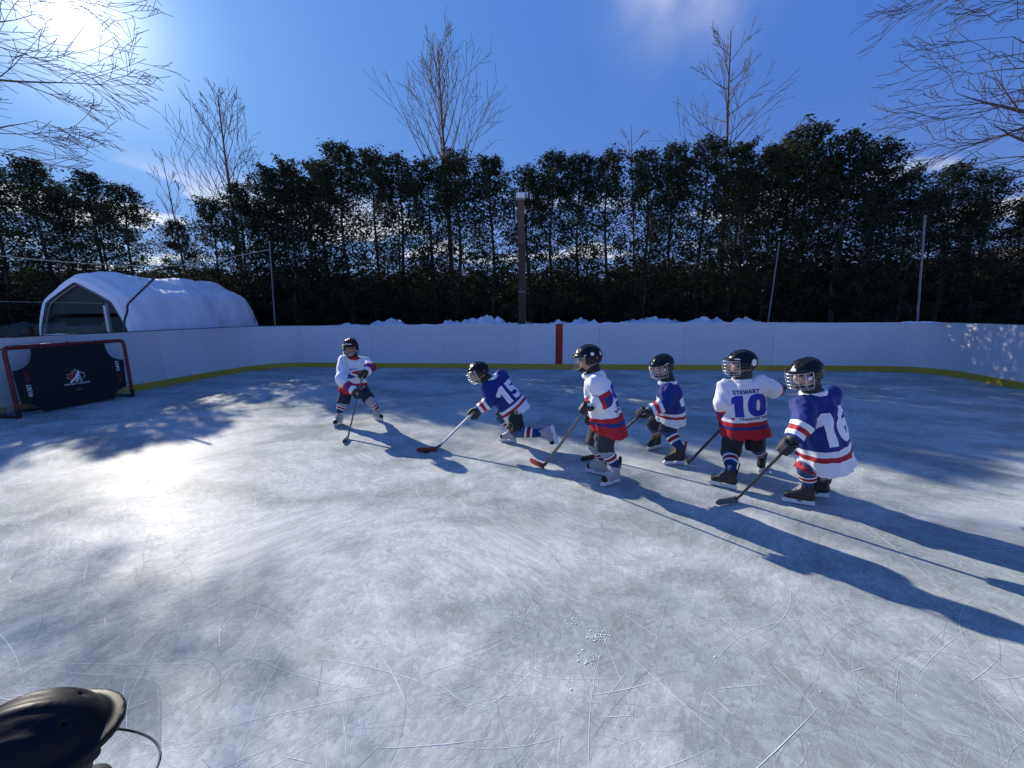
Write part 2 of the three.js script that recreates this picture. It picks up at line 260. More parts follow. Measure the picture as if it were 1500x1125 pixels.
// snow lying on the board tops
{
  const ridge = (name, a, b, w, h, seed, label, lift = 1.345, out = 0.03) => {
    const n = 90, P = [], I = [], dx = b[0] - a[0], dz = b[1] - a[1], l = Math.hypot(dx, dz), nx = dz / l, nz = -dx / l;
    for (let i = 0; i <= n; i++) { const q = i / n, e = Math.sin(Math.PI * clamp(q * 1.02, 0, 1)) ** 0.3, hh = h * e * clamp(0.5 + 1.8 * fbm(q * l * 1.6, seed, 0, 4), 0.06, 1.4); for (let s = 0; s <= 6; s++) { const u = s / 6, off = out + (u - 0.5) * w * (0.8 + 0.3 * pn(q * l * 3, seed, 4)); P.push(lerp(a[0], b[0], q) + nx * off, lift + Math.sin(u * Math.PI) * hh, lerp(a[1], b[1], q) + nz * off); } }
    for (let i = 0; i < n; i++) for (let s = 0; s < 6; s++) { const q = i * 7 + s; I.push(q, q + 1, q + 7, q + 1, q + 8, q + 7); }
    const m = part(numbered(name), geom(P, I), SNOW, scene); m.userData = { label, category: 'snow' };
  };
  ridge('snow_ridge', [-5.9, -12.87], [8.6, -11.11], 0.07, 0.03, 2, 'thin snow line lying along the far board tops', 1.337);
  ridge('snow_ridge', [-9.6, -2.2], [-8.78, -8.6], 0.34, 0.09, 5, 'snow lying on the left board top behind the goal', 1.3, 0.22);
  ridge('snow_ridge', [10.2, -10.62], [10.95, -10.1], 0.2, 0.07, 8, 'small heap of snow on the right corner of boards', 1.33, 0.07);
}

// ---------------------------------------------------------------- trees
const barkMat = std(0.075, 0.064, 0.056, 0.95), twigMat = std(0.075, 0.066, 0.06, 0.95), cedarBark = std(0.07, 0.055, 0.045, 0.95);
const leafMats = [[0.032, 0.046, 0.020], [0.040, 0.050, 0.024], [0.027, 0.041, 0.020]].map((c) => phys(...c, 0.95, { side: THREE.DoubleSide, transmission: 0.3, thickness: 0, specularIntensity: 0.3 }));
function spraysInto(P, I, r, c, n, spread, size) {
  for (let i = 0; i < n; i++) {
    const x = c[0] + (r() + r() - 1) * spread, y = c[1] + (r() + r() - 1) * spread * 0.9, z = c[2] + (r() + r() - 1) * spread, L = size * (0.6 + 0.9 * r()), w = L * (0.17 + 0.2 * r());
    const a = r() * 6.283, dr = -0.9 + 1.5 * r(), dx = Math.cos(a) * Math.cos(dr), dy = Math.sin(dr), dz = Math.sin(a) * Math.cos(dr), b = a + 1.57 + (r() - 0.5), ux = Math.cos(b) * w, uy = (r() - 0.5) * w, uz = Math.sin(b) * w, o = P.length / 3;
    P.push(x, y, z, x + dx * L * 0.55 + ux, y + dy * L * 0.55 + uy, z + dz * L * 0.55 + uz, x + dx * L, y + dy * L - 0.02, z + dz * L, x + dx * L * 0.45 - ux, y + dy * L * 0.45 - uy, z + dz * L * 0.45 - uz);
    I.push(o, o + 1, o + 2, o, o + 2, o + 3);
  }
}
function cedar(seed, H = 7.2) {
  const r = rng(seed), P = [], I = [], wood = [], lean = (r() - 0.5) * 0.3;
  const axis = (y) => V(lean * (y / H) ** 2 + 0.06 * Math.sin(y * 1.3 + seed), y, 0.06 * Math.cos(y * 1.1 + seed));
  for (let i = 0; i < 9; i++) wood.push(bar(axis(H * 0.98 * i / 9), axis(H * 0.98 * (i + 1) / 9), lerp(0.095, 0.012, i / 9), lerp(0.095, 0.012, (i + 1) / 9), 7));
  const twin = r() < 0.5; if (twin) { const a0 = r() * 6; for (let i = 0; i < 6; i++) { const f = (k) => axis(0.4 + k * H * 0.12).add(V(Math.cos(a0) * 0.28 * Math.min(1, k / 2), 0, Math.sin(a0) * 0.28 * Math.min(1, k / 2))); wood.push(bar(f(i), f(i + 1), lerp(0.06, 0.015, i / 6), lerp(0.06, 0.015, (i + 1) / 6), 6)); } }
  const nb = 175;
  for (let b = 0; b < nb; b++) {
    const q = (b + r()) / nb, y = lerp(0.55, H * 0.99, q ** 0.92), t = y / H, prof = (t < 0.12 ? lerp(0.62, 1, t / 0.12) : t > 0.7 ? Math.pow(Math.max(0, 1 - (t - 0.7) / 0.31), 0.55) : 1), L = (0.45 + 0.68 * r()) * 1.14 * prof + 0.06;
    const a = b * 2.39996 + r(), up = 0.25 + 0.5 * r(), s = axis(y), e = V(s.x + Math.cos(a) * L, s.y + up * L, s.z + Math.sin(a) * L);
    if (b % 2) wood.push(bar(s, e, 0.014, 0.004, 3));
    const dens = (0.3 + 1.15 * r() * r() + 0.25) * (t < 0.16 ? 0.55 : t > 0.36 && t < 0.74 ? 0.66 : 1.1), n = Math.round(lerp(44, 104, prof) * dens), kk = 4;
    for (let k = 0; k < kk; k++) { const m = lerp(0.35, 1.05, (k + r() * 0.7) / kk); spraysInto(P, I, r, [lerp(s.x, e.x, m), lerp(s.y, e.y, m) - 0.05 * m, lerp(s.z, e.z, m)], Math.round(n / kk), 0.12 + 0.13 * prof, 0.1); }
  }
  return { crown: geom(P, I), wood: mergeGeometries(wood) };
}
const cedars = [1, 2, 3, 4, 5, 6].map((s) => cedar(s * 131));
// plan position and height of each hedge tree
const HEDGE = [[-25, -10.85, 5.77], [-23.83, -11, 5.84], [-22.81, -11.45, 5.98], [-21.66, -12.1, 6.15], [-21, -13.4, 5.6], [-20.61, -12.31, 6.16], [-19.46, -12.43, 6.27], [-19.43, -14.04, 5.69], [-18.35, -13, 6.46], [-17.86, -14.24, 6.36], [-17.5, -13.15, 6.51], [-16.52, -13.57, 6.57], [-16.09, -15.26, 6.33], [-15.49, -14.02, 6.73], [-14.35, -14.65, 6.53], [-13.24, -14.71, 6.13], [-12.14, -15.47, 5.16], [-11, -15.74, 5.97], [-9.89, -15.64, 6.45], [-9.53, -16.81, 6.09], [-8.86, -15.73, 6.95], [-8.01, -16.87, 6.91], [-7.97, -15.57, 7.11], [-6.93, -15.87, 7.23], [-5.96, -15.32, 7.58], [-4.89, -15.48, 7.52], [-3.96, -15.5, 7.28], [-2.81, -15.13, 6.96], [-1.88, -14.85, 7.12], [-0.64, -14.84, 6.94], [0.6, -14.6, 6.54], [1.47, -14.75, 7.01], [2.4, -14.73, 6.94], [3.3, -14.58, 7.04], [4.49, -14.03, 6.81], [5.42, -14.18, 6.99], [6.29, -13.99, 7.09], [7.38, -13.87, 6.94], [8.18, -14.98, 6.48], [8.44, -13.82, 6.85], [9.49, -13.95, 7.55], [9.62, -14.96, 7.36], [10.55, -13.44, 7.11], [10.99, -14.92, 6.67], [11.41, -13.48, 6.76], [12.5, -14.5, 5.71], [12.55, -13.43, 5.99], [13.77, -13.29, 6.1], [14.03, -14.09, 5.56], [14.76, -13.12, 5.88], [15.61, -14.3, 5.3], [15.83, -12.73, 5.4], [16.97, -12.58, 5.27], [17.11, -14.05, 5.13], [18.12, -12.52, 5.25], [19.07, -12.61, 5.39], [20.03, -12.44, 5.34]];
const ONES = ['first', 'second', 'third', 'fourth', 'fifth', 'sixth', 'seventh', 'eighth', 'ninth', 'tenth', 'eleventh', 'twelfth', 'thirteenth', 'fourteenth', 'fifteenth', 'sixteenth', 'seventeenth', 'eighteenth', 'nineteenth', 'twentieth'];
const hedgeLabel = (x, i) => {
  const marks = [[-30, -16, 'cedar far left beyond the shelter', -16], [-16, -9.7, 'cedar rising behind the snow covered shelter', -9.7], [-9.7, 0.3, 'cedar behind boards on the left of the wooden pole', 0.3], [0.3, 7.5, 'cedar between the wooden pole and the thin metal pole', 0.3], [7.5, 10.9, 'cedar between the two right metal poles', 7.5], [10.9, 40, 'cedar right of the tall right metal pole', 10.9]];
  return marks.find((m) => x >= m[0] && x < m[1])[2];
};
{
  const r = rng(404), count = new Map();
  HEDGE.forEach(([x, z, h], i) => {
    const base = hedgeLabel(x, i), k = count.get(base) ?? 0; count.set(base, k + 1);
    const t = thing('cedar_tree', `${ONES[k]} dark evergreen ${base}, counted from left`, 'cedar tree', [x, -0.06, z], 'tall cedars in the hedge behind the boards');
    const v = cedars[(i * 5 + (i >> 2)) % 6], s = h / 7.2;
    part('trunk', v.wood, cedarBark, t); part('crown', v.crown, leafMats[i % 3], t);
    t.rotation.y = r() * 6.28; t.scale.set(s * (0.92 + 0.22 * r()), s, s * (0.92 + 0.22 * r()));
  });
}
const hedgeZ = (x) => (x < -9 ? lerp(-15.9, -11, Math.max(0, -10 - x) / 15) : lerp(-15.9, -11.9, (x + 9) / 34));
{ // low dark thicket behind the hedge
  const r = rng(55), P = [], I = []; for (let k = 0; k < 10; k++) spraysInto(P, I, r, [(r() - 0.5) * 0.9, (r() - 0.5) * 0.8, (r() - 0.5) * 0.9], 16, 0.2, 0.17);
  const N = 2700, m = new THREE.InstancedMesh(geom(P, I), phys(0.046, 0.043, 0.027, 0.95, { side: THREE.DoubleSide, transmission: 0.25, thickness: 0, specularIntensity: 0.3 }), N), o = new THREE.Object3D();
  for (let i = 0; i < N; i++) { const x = lerp(-27, 23, r()), z = hedgeZ(x) - 1.6 - r() * 2.4; o.position.set(x, 0.3 + r() * (2.75 + 0.5 * pn(x * 0.4, 0, 3)), z); o.rotation.set(r() * 0.6, r() * 6.28, r() * 0.6); o.scale.setScalar(0.8 + 0.7 * r()); o.updateMatrix(); m.setMatrixAt(i, o.matrix); }
  m.name = 'thicket'; m.userData = { kind: 'stuff', label: 'dark low thicket filling the gaps behind the hedge' }; m.castShadow = m.receiveShadow = true; scene.add(m);
}
// bare deciduous trees: recursive tapered limbs
function limb(out, r, p, d, L, rad, depth, o) {
  const n = depth >= 3 ? 11 : depth === 2 ? 7 : depth === 1 ? 5 : 3, dir = d.clone().normalize(), turn = V((r() - 0.5), (r() - 0.5), (r() - 0.5)).multiplyScalar(o.wig * 0.7), way = (k) => Math.max(o.min, rad * Math.pow(1 - k / n, 0.8)); let q = p.clone();
  for (let i = 0; i < n; i++) {
    const e = q.clone().addScaledVector(dir, L / n);
    out.push(bar(q, e, way(i), way(i + 1), depth >= 3 ? 7 : depth >= 1 ? 4 : 3)); q = e;
    dir.x += (r() - 0.5) * o.wig + turn.x; dir.y += (r() - 0.5) * o.wig + turn.y + o.trop * (depth >= 3 ? 0.3 : 1); dir.z += (r() - 0.5) * o.wig + turn.z; dir.normalize(); if (i % 3 === 2) turn.multiplyScalar(-0.8);
    if (depth > 0 && i >= (depth >= o.deep ? 2 : 1) && r() < o.often[depth]) {
      const a = r() * 6.283, sp = o.spread * (0.7 + 0.6 * r()), s = V(Math.cos(a), Math.sin(a) * 0.7, Math.sin(a)); s.addScaledVector(dir, -s.dot(dir)).normalize();
      limb(out, r, q, dir.clone().addScaledVector(s, sp), L * (0.3 + 0.35 * r()) * (1.1 - 0.45 * i / n), Math.max(o.min, way(i + 1) * 0.62), depth - 1, o);
    }
  }
}
function bareTree(name, label, pos, seed, trunkH, rad, limbs, o, group = 'bare trees around the rink') {
  const t = thing(name, label, 'bare tree', pos, group), r = rng(seed), tr = [], lb = [], N = 10, pt = (q) => V(0.25 * Math.sin(q * 3 + seed) * q, trunkH * q, 0.2 * Math.cos(q * 2.3 + seed) * q - 0.2);
  for (let i = 0; i < N; i++) tr.push(bar(pt(i / N), pt((i + 1) / N), lerp(rad, rad * 0.12, i / N), lerp(rad, rad * 0.12, (i + 1) / N), 9));
  for (const [q, dx, dy, dz, L, k, depth] of limbs(r)) limb(lb, r, pt(q), V(dx, dy, dz), L, rad * k, depth, o);
  part('trunk', mergeGeometries(tr), barkMat, t); part('branches', mergeGeometries(lb), o.mat ?? twigMat, t); return t;
}
const upright = (n, q0, lo, hi, steep) => (r) => Array.from({ length: n }, (_, i) => { const q = lerp(q0, 0.97, i / n), a = i * 2.4 + r(); return [q, Math.cos(a), steep * (0.8 + 0.5 * r()), Math.sin(a), lerp(hi, lo, (q - q0) / (1 - q0)) * (0.8 + 0.4 * r()), 0.34 * (1.05 - q * 0.7), 2]; });
const UP = { often: [0, 0.75, 0.85, 0.9], wig: 0.09, trop: 0.06, spread: 0.62, kids: 1, deep: 2, min: 0.0085 };
bareTree('bare_tree', 'leafless upright tree in middle, fan of thin ascending branches above hedge', [-2.75, 0, -19], 21, 12.6, 0.16, upright(30, 0.5, 0.8, 4.0, 1.7), UP);
bareTree('bare_tree', 'leafless tree on the right with straight leader and alternate branches', [9.4, 0, -18.5], 33, 13.0, 0.15, upright(24, 0.5, 0.6, 2.7, 0.7), { ...UP, trop: 0.04, wig: 0.05, spread: 0.5 });
bareTree('bare_tree', 'leafless bushy tree behind the shelter in gap of hedge', [-12.6, 0, -19.4], 47, 11.1, 0.13, upright(26, 0.3, 0.8, 4.2, 2.0), UP);
bareTree('bare_tree', 'small leafless sapling left of the bushy bare tree', [-15.6, 0, -19.6], 52, 8.9, 0.07, upright(9, 0.4, 0.4, 2.0, 1.6), UP);
bareTree('bare_tree', 'small leafless sapling top beside the right bare tree', [5.2, 0, -17.6], 58, 9.1, 0.07, upright(9, 0.5, 0.5, 2.0, 0.7), UP);
const SPRAWL = { often: [0, 0.8, 0.9, 1], wig: 0.16, trop: 0.012, spread: 0.62, kids: 1, deep: 3, min: 0.0065, mat: std(0.085, 0.073, 0.066, 0.95) };
bareTree('bare_tree', 'large leafless tree whose limbs reach in from the right edge', [14.6, 0, -9.9], 71, 11.5, 0.2, (r) => [[0.44, -1, 0.12, 0.05, 4.1, 0.46, 3], [0.5, -1, 0.2, -0.2, 3.9, 0.42, 3], [0.56, -1, 0.12, 0.2, 4.2, 0.42, 3], [0.62, -1, 0.22, 0.05, 4.2, 0.38, 3], [0.72, -1, 0.2, 0, 3.9, 0.3, 3], [0.6, 0.8, 0.5, -0.5, 2.6, 0.4, 2], [0.7, 0.3, 0.5, 0.9, 2.6, 0.4, 2], [0.85, -0.5, 0.9, -0.4, 2, 0.3, 2]], SPRAWL);
bareTree('bare_tree', 'large leafless tree whose limbs cross the sun at upper left', [-15.2, 0, -10.6], 88, 12, 0.13, (r) => [[0.5, 1, 0.1, 0.02, 3.6, 0.4, 3], [0.58, 1, 0.16, -0.1, 4.6, 0.4, 3], [0.66, 1, 0.1, 0.1, 5.0, 0.36, 3], [0.76, 1, 0.12, -0.1, 4.8, 0.34, 3], [0.6, -0.8, 0.5, -0.5, 2.4, 0.4, 2], [0.75, 0.1, 0.6, -0.9, 2.2, 0.36, 2]], SPRAWL);

// ---------------------------------------------------------------- things round the rink
const steel = std(0.42, 0.43, 0.45, 0.45, { metalness: 0.7 }), galv = std(0.2, 0.205, 0.21, 0.65, { metalness: 0.4 });
const woodTex = tex(256, 512, (c, W, H) => { const r = rng(3); c.fillStyle = '#6d5a4b'; c.fillRect(0, 0, W, H); for (let i = 0; i < 700; i++) { c.strokeStyle = `rgba(${r() < 0.5 ? '30,22,16' : '150,130,112'},${0.05 + r() * 0.2})`; c.lineWidth = 0.5 + r() * 2; const x = r() * W, y = r() * H; c.beginPath(); c.moveTo(x, y); c.lineTo(x + (r() - 0.5) * 6, y + 30 + r() * 200); c.stroke(); } });
{
  const t = thing('light_pole', 'brown wooden pole with a small lamp box behind the far boards', 'light pole', [0.32, -0.06, -12.55]), wm = std(0.42, 0.4, 0.38, 0.9, { map: woodTex });
  const g = box(0.19, 3.75, 0.19, 0, 1.87, 0, 0.015); part('lower_pole', g, wm, t); part('upper_pole', box(0.2, 1.24, 0.2, -0.015, 4.36, 0.01, 0.015), std(0.75, 0.68, 0.6, 0.9, { map: woodTex }), t);
  const lamp = part('lamp_box', box(0.27, 0.17, 0.24, -0.02, 5.08, 0.02, 0.02), std(0.55, 0.56, 0.56, 0.5), t); part('lamp_lens', box(0.21, 0.11, 0.012, -0.02, 5.08, 0.147), phys(0.7, 0.72, 0.72, 0.25), lamp); part('lamp_bracket', box(0.24, 0.03, 0.22, -0.02, 4.975, 0.01), galv, lamp);
  part('strap', box(0.205, 0.035, 0.205, 0, 2.36, 0), galv, t); part('conduit', bar(V(0.115, 0, 0.03), V(0.105, 4.1, 0.03), 0.016), std(0.12, 0.1, 0.085, 0.8), t);
}
function metalPole(label, a, b, r) {
  const t = thing('metal_pole', label, 'pole', [a[0], 0, a[2]], 'thin metal poles behind the boards');
  const d = V(b[0] - a[0], b[1], b[2] - a[2]); part('shaft', bar(V(0, -0.05, 0), d, r, r * 0.85, 8), galv, t); part('cap', new THREE.SphereGeometry(r * 1.3, 8, 6).translate(d.x, d.y, d.z), galv, t); part('clamp', box(0.07, 0.05, 0.07, 0.01, 1.25, 0.01), galv, t);
}
metalPole('thin grey metal pole at the left corner of the boards', [-7.78, 0, -13.3], [-7.6, 3.95, -13.3], 0.024);
metalPole('thin grey metal pole behind the second player from right', [7.45, 0, -11.9], [7.59, 3.55, -11.9], 0.022);
metalPole('tall grey metal pole at the right corner of the boards', [11.2, 0, -11.1], [10.82, 4.05, -11.1], 0.03);
{ const t = part('rope', tube([V(-12.6, 3.25, -7.4), V(-10.95, 2.99, -9.0), V(-10.1, 2.97, -10.5), V(-9.2, 3.1, -11.8), V(-7.61, 3.72, -13.3)], 0.011, 6, 60), std(0.42, 0.39, 0.26, 0.9), scene); t.userData = { label: 'slack yellowish rope strung across above the shelter to the pole', category: 'rope' }; }

{ // snow covered car shelter
  const t = thing('car_shelter', 'fabric car shelter buried under smooth snow behind left boards', 'shelter', [-10.85, -0.06, -10.3]);
  t.rotation.y = -0.1;
  const prof = [[-1.4, 0], [-1.33, 0.75], [-1.2, 1.45], [-0.9, 2.1], [-0.45, 2.36], [0, 2.58], [0.45, 2.36], [0.9, 2.1], [1.2, 1.45], [1.33, 0.75], [1.4, 0]], cr = new THREE.CatmullRomCurve3(prof.map(([x, y]) => V(x, y, 0)), false, 'catmullrom', 0.12), N = 60;
  const base = Array.from({ length: N + 1 }, (_, i) => cr.getPoint(i / N)), L = 4.5;
  const shell = (thick, z0, z1, nz, bumpy) => {
    const P = [], I = [];
    for (const side of [0, 1]) for (let j = 0; j <= nz; j++) for (let i = 0; i <= N; i++) {
      const p = base[i], q = base[Math.min(N, i + 1)], o = base[Math.max(0, i - 1)], tx = q.x - o.x, ty = q.y - o.y, l = Math.hypot(tx, ty), z = lerp(z0, z1, j / nz), k = side ? thick * (bumpy ? clamp(0.55 + 0.6 * sstep(p.y, 0.6, 2.3) + 0.9 * fbm(i * 0.09, z * 0.8, 2, 4), 0.15, 2) * (0.45 + 0.55 * sstep(Math.min(j, nz - j), 0, 4)) : 1) : 0.004;
      P.push(p.x - ty / l * k, p.y + tx / l * k, -z);
    }
    const W = N + 1, S = W * (nz + 1);
    for (let s = 0; s < 2; s++) for (let j = 0; j < nz; j++) for (let i = 0; i < N; i++) { const a = s * S + j * W + i; I.push(a, a + 1, a + W, a + 1, a + W + 1, a + W); }
    for (const j of [0, nz]) for (let i = 0; i < N; i++) { const a = j * W + i; I.push(a, a + 1, a + S, a + 1, a + S + 1, a + S); }
    return geom(P, I);
  };
  part('snow_cover', shell(0.24, 0.03, L, 60, true), SNOW, t).userData.label = 'thick smooth snow blanket over the shelter roof and side';
  part('fabric_cover', shell(0.0, 0, L, 4, false), std(0.14, 0.16, 0.15, 0.8, { side: THREE.DoubleSide }), t);
  const shp = new THREE.Shape(); shp.moveTo(-1.12, 1.82); for (const p of base) if (p.y > 1.82) shp.lineTo(p.x * 0.97, p.y * 0.985); shp.lineTo(1.12, 1.82); part('gable_panel', new THREE.ExtrudeGeometry(shp, { depth: 0.01, bevelEnabled: false }).translate(0, 0, -0.12), std(0.035, 0.04, 0.04, 0.9), t).userData.label = 'dark grey fabric panel under the shelter peak';
  for (const z of [-0.07, -1.5, -3, -4.4]) part('frame_hoop', new THREE.TubeGeometry(new THREE.CatmullRomCurve3(prof.map(([x, y]) => V(x * 0.975, y * 0.985, z)), false, 'catmullrom', 0.12), 40, 0.024, 6), galv, t);
  const bk = new THREE.Shape(); base.forEach((p, i) => (i ? bk.lineTo(p.x * 0.98, p.y * 0.98) : bk.moveTo(p.x * 0.98, p.y * 0.98))); part('rear_panel', new THREE.ExtrudeGeometry(bk, { depth: 0.01, bevelEnabled: false }).translate(0, 0, -L + 0.05), std(0.12, 0.14, 0.13, 0.8), t);
  part('front_flap', box(2.3, 1.72, 0.012, 0, 0.86, -0.16), std(0.016, 0.021, 0.018, 0.9), t).userData.label = 'dark green fabric door flap of the shelter';
}
{ // clear panes above the left boards
  const wallX = (z) => LW1[0] + (LW0[0] - LW1[0]) * (z - LW1[1]) / (LW0[1] - LW1[1]) - 0.05, glass = phys(0.93, 0.96, 0.94, 0.02, { transmission: 1, thickness: 0, ior: 1.5 });
  [[-8.72, -6.78, 'clear pane on the left boards directly above the goal'], [-6.7, -4.3, 'clear pane on the left boards nearest the camera']].forEach(([z0, z1, label]) => {
    const t = thing('glass_pane', label, 'glass pane', [0, 0, 0], 'clear panes above the left boards'); part('pane', strip([[wallX(z1), z1], [wallX(z0), z0]], 1.36, 1.96, 0.01), glass, t);
    part('edge_strip', strip([[wallX(z1), z1], [wallX(z0), z0]], 1.961, 1.966, 0.012, -0.002), std(0.5, 0.53, 0.52, 0.4), t);
  });
  for (const [z, label] of [[-8.77, 'light metal post at the right end of the clear pane'], [-6.74, 'pale metal post between the clear panes above the goal']]) { const t = thing('pane_post', label, 'post', [wallX(z), 0, z], 'posts of the clear panes'); part('upright', box(0.05, 1.98, 0.06, -0.005, 0.93, 0, 0.006), std(0.5, 0.52, 0.54, 0.5), t); part('channel', box(0.03, 0.62, 0.03, 0.034, 1.66, 0), galv, t); }
  const t = part('bent_pipe', tube([V(-8.86, 0, -9.1), V(-8.62, 1.4, -9.05), V(-8.42, 1.78, -8.98), V(-8.36, 1.93, -8.96), V(-8.22, 2.05, -8.95), V(-7.95, 2.27, -8.95), V(-7.64, 2.52, -8.95)], 0.021, 8, 70), std(0.05, 0.055, 0.06, 0.5), scene);
  t.userData = { label: 'dark bent pipe leaning in front of the snowy shelter', category: 'pipe' };
}
{ // hockey goal with a shooting tarp
  const A = V(-8.08, 0, -8.42), B = V(-8.37, 0, -6.64), t = thing('hockey_goal', 'red framed hockey goal with white netting at the left boards', 'hockey goal', [A.x, 0, A.z]);
  t.rotation.y = Math.atan2(-(B.z - A.z), B.x - A.x);               // local +x runs from the far post to the near one, local +z away from the mouth's front
  const W = 1.80, H = 1.2, D = 0.5, rp = 0.03, red = std(0.17, 0.016, 0.022, 0.5), blk = std(0.012, 0.013, 0.016, 0.6), s = 1;
  for (const x of [0, W]) { const p = part('goal_post', bar(V(x, 0.16, 0), V(x, H - 0.1, 0), rp, rp, 12), red, t); part('post_foot', bar(V(x, 0.0, 0), V(x, 0.16, 0), rp * 1.15, rp * 1.15, 10), blk, p); }
  part('crossbar', tube([V(0, H - 0.12, 0), V(0.02, H - 0.04, 0), V(0.1, H, 0), V(W / 2, H, 0), V(W - 0.1, H, 0), V(W - 0.02, H - 0.04, 0), V(W, H - 0.12, 0)], rp, 10, 90), red, t);
  part('base_frame', tube([V(0, 0.03, 0), V(-0.02, 0.03, s * D * 0.7), V(0.15, 0.03, s * D), V(W / 2, 0.03, s * D * 1.02), V(W - 0.15, 0.03, s * D), V(W + 0.02, 0.03, s * D * 0.7), V(W, 0.03, 0)], 0.026, 8, 90), blk, t);
  part('top_shelf', tube([V(0.04, H - 0.02, 0), V(0.1, H - 0.04, s * D * 0.35), V(W / 2, H - 0.05, s * D * 0.45), V(W - 0.1, H - 0.04, s * D * 0.35), V(W - 0.04, H - 0.02, 0)], 0.014, 6, 60), red, t);
  const strands = [], q = (x, y) => { const k = y < H - 0.02 ? lerp(D, D * 0.42, y / H) : D * 0.42, e = Math.min(1, Math.min(x, W - x) / 0.14); return V(x, y, k * Math.sqrt(Math.max(0.05, e))); };
  for (let x = 0.02; x < W; x += 0.045) for (let y = 0.04; y < H - 0.06; y += 0.19) strands.push(bar(q(x, y), q(x, y + 0.19), 0.0026, 0.0026, 3));
  for (let y = 0.04; y < H; y += 0.045) for (let x = 0.02; x < W - 0.05; x += 0.126) strands.push(bar(q(x, y), q(Math.min(W, x + 0.126), y), 0.0026, 0.0026, 3));
  for (const x of [0.012, W - 0.012]) for (let y = 0.05; y < H - 0.04; y += 0.045) { const d = lerp(D, D * 0.42, y / H); strands.push(bar(V(x, y, 0), V(x, y, d), 0.0026, 0.0026, 3)); }
  for (const x of [0.012, W - 0.012]) for (let f = 0.1; f < 1; f += 0.11) strands.push(bar(V(x, 0.03, D * f), V(x, H - 0.04, D * 0.42 * f), 0.0026, 0.0026, 3));
  const net = part('netting', mergeGeometries(strands), std(0.62, 0.64, 0.66, 0.9), t); net.userData = { kind: 'stuff', label: 'white string netting of the goal' };
  // tarp, with the print upright when seen from the rink
  const tarpTex = tex(1024, 682, (c, w, h) => {
    c.fillStyle = '#0d0f16'; c.fillRect(0, 0, w, h); const u = w / 1.8;
    const leaf = (cx, cy, k) => { const p = [[0, -1], [0.16, -0.66], [0.36, -0.78], [0.3, -0.34], [0.55, -0.52], [0.62, -0.36], [0.92, -0.4], [0.8, -0.12], [0.98, 0.02], [0.5, 0.36], [0.56, 0.54], [0, 0.5]]; c.beginPath(); p.forEach(([x, y], i) => (i ? c.lineTo(cx + x * k, cy + y * k) : c.moveTo(cx, cy - k))); p.slice().reverse().forEach(([x, y]) => c.lineTo(cx - x * k, cy + y * k)); c.closePath(); };
    const cx = w * 0.5, cy = h * 0.52, k = 0.15 * u;
    c.save(); c.beginPath(); c.rect(0, 0, cx + 6, h); c.clip(); leaf(cx, cy, k); c.fillStyle = '#a3202c'; c.fill(); c.strokeStyle = '#d8dade'; c.lineWidth = 3; c.stroke(); c.restore();
    c.save(); c.beginPath(); c.rect(cx + 6, 0, w, h); c.clip(); leaf(cx, cy, k); c.fillStyle = '#0a0b10'; c.fill(); c.strokeStyle = '#d8dade'; c.lineWidth = 5; c.stroke(); c.restore();
    c.fillStyle = '#e9ebee'; c.strokeStyle = '#e9ebee'; c.lineCap = 'round'; c.lineJoin = 'round';
    const S = (pts, lw) => { c.lineWidth = lw; c.beginPath(); pts.forEach(([x, y], i) => (i ? c.lineTo(cx + x * k, cy + y * k) : c.moveTo(cx + x * k, cy + y * k))); c.stroke(); };
    c.beginPath(); c.ellipse(cx + 0.3 * k, cy - 0.52 * k, 0.13 * k, 0.15 * k, 0, 0, 7); c.fill(); S([[0.22, -0.32], [0.02, 0.05]], 0.34 * k); S([[0, 0.1], [-0.34, 0.34], [-0.62, 0.62]], 0.2 * k); S([[0.08, 0.1], [0.12, 0.3], [-0.05, 0.6]], 0.18 * k); S([[0.3, -0.2], [0.42, 0.08], [0.3, 0.25]], 0.1 * k); S([[0.36, 0.05], [0.4, 0.66], [0.56, 0.68]], 0.05 * k); S([[-0.75, 0.66], [-0.5, 0.66]], 0.05 * k);
    c.font = `bold ${0.105 * u}px sans-serif`; c.textAlign = 'center'; c.textBaseline = 'middle'; c.save(); c.translate(cx, cy + 0.87 * k); c.scale(0.46, 0.42); c.fillText('HOCKEY CANADA', 0, 0); c.restore();
    c.fillStyle = '#474c55'; c.beginPath(); c.moveTo(cx - 0.36 * k, cy + 1.75 * k); c.lineTo(cx + 0.05 * k, cy + 1.3 * k); c.lineTo(cx + 0.42 * k, cy + 1.75 * k); c.closePath(); c.fill();
    for (const [x, dir, top] of [[w * 0.12, 1, false], [w * 0.9, -1, true]]) { c.save(); c.translate(x, h * 0.53); c.rotate(-Math.PI / 2); c.font = `bold ${0.085 * u}px sans-serif`; c.fillStyle = top ? '#e4e6ea' : '#8c1f2b'; c.textAlign = 'left'; c.fillText('SHOT', 8, 0); c.fillStyle = top ? '#8c1f2b' : '#e4e6ea'; c.textAlign = 'right'; c.fillText('HURT', -8, 0); c.restore(); }
  }, { wrap: false });
  const sh = new THREE.Shape(), T = H - 0.04, a = 0.34; sh.moveTo(0.34, 0.03); sh.lineTo(W - 0.34, 0.03); sh.quadraticCurveTo(W - 0.3, 0.2, W - 0.08, 0.24); sh.lineTo(W - 0.05, T - 0.36); sh.quadraticCurveTo(W - a, T - a, W - a, T); sh.lineTo(a, T); sh.quadraticCurveTo(a, T - a, 0.05, T - 0.36); sh.lineTo(0.08, 0.24); sh.quadraticCurveTo(0.3, 0.2, 0.34, 0.03);
  const g = new THREE.ExtrudeGeometry(sh, { depth: 0.006, bevelEnabled: false, curveSegments: 10 }), p = g.attributes.position, uv = [];
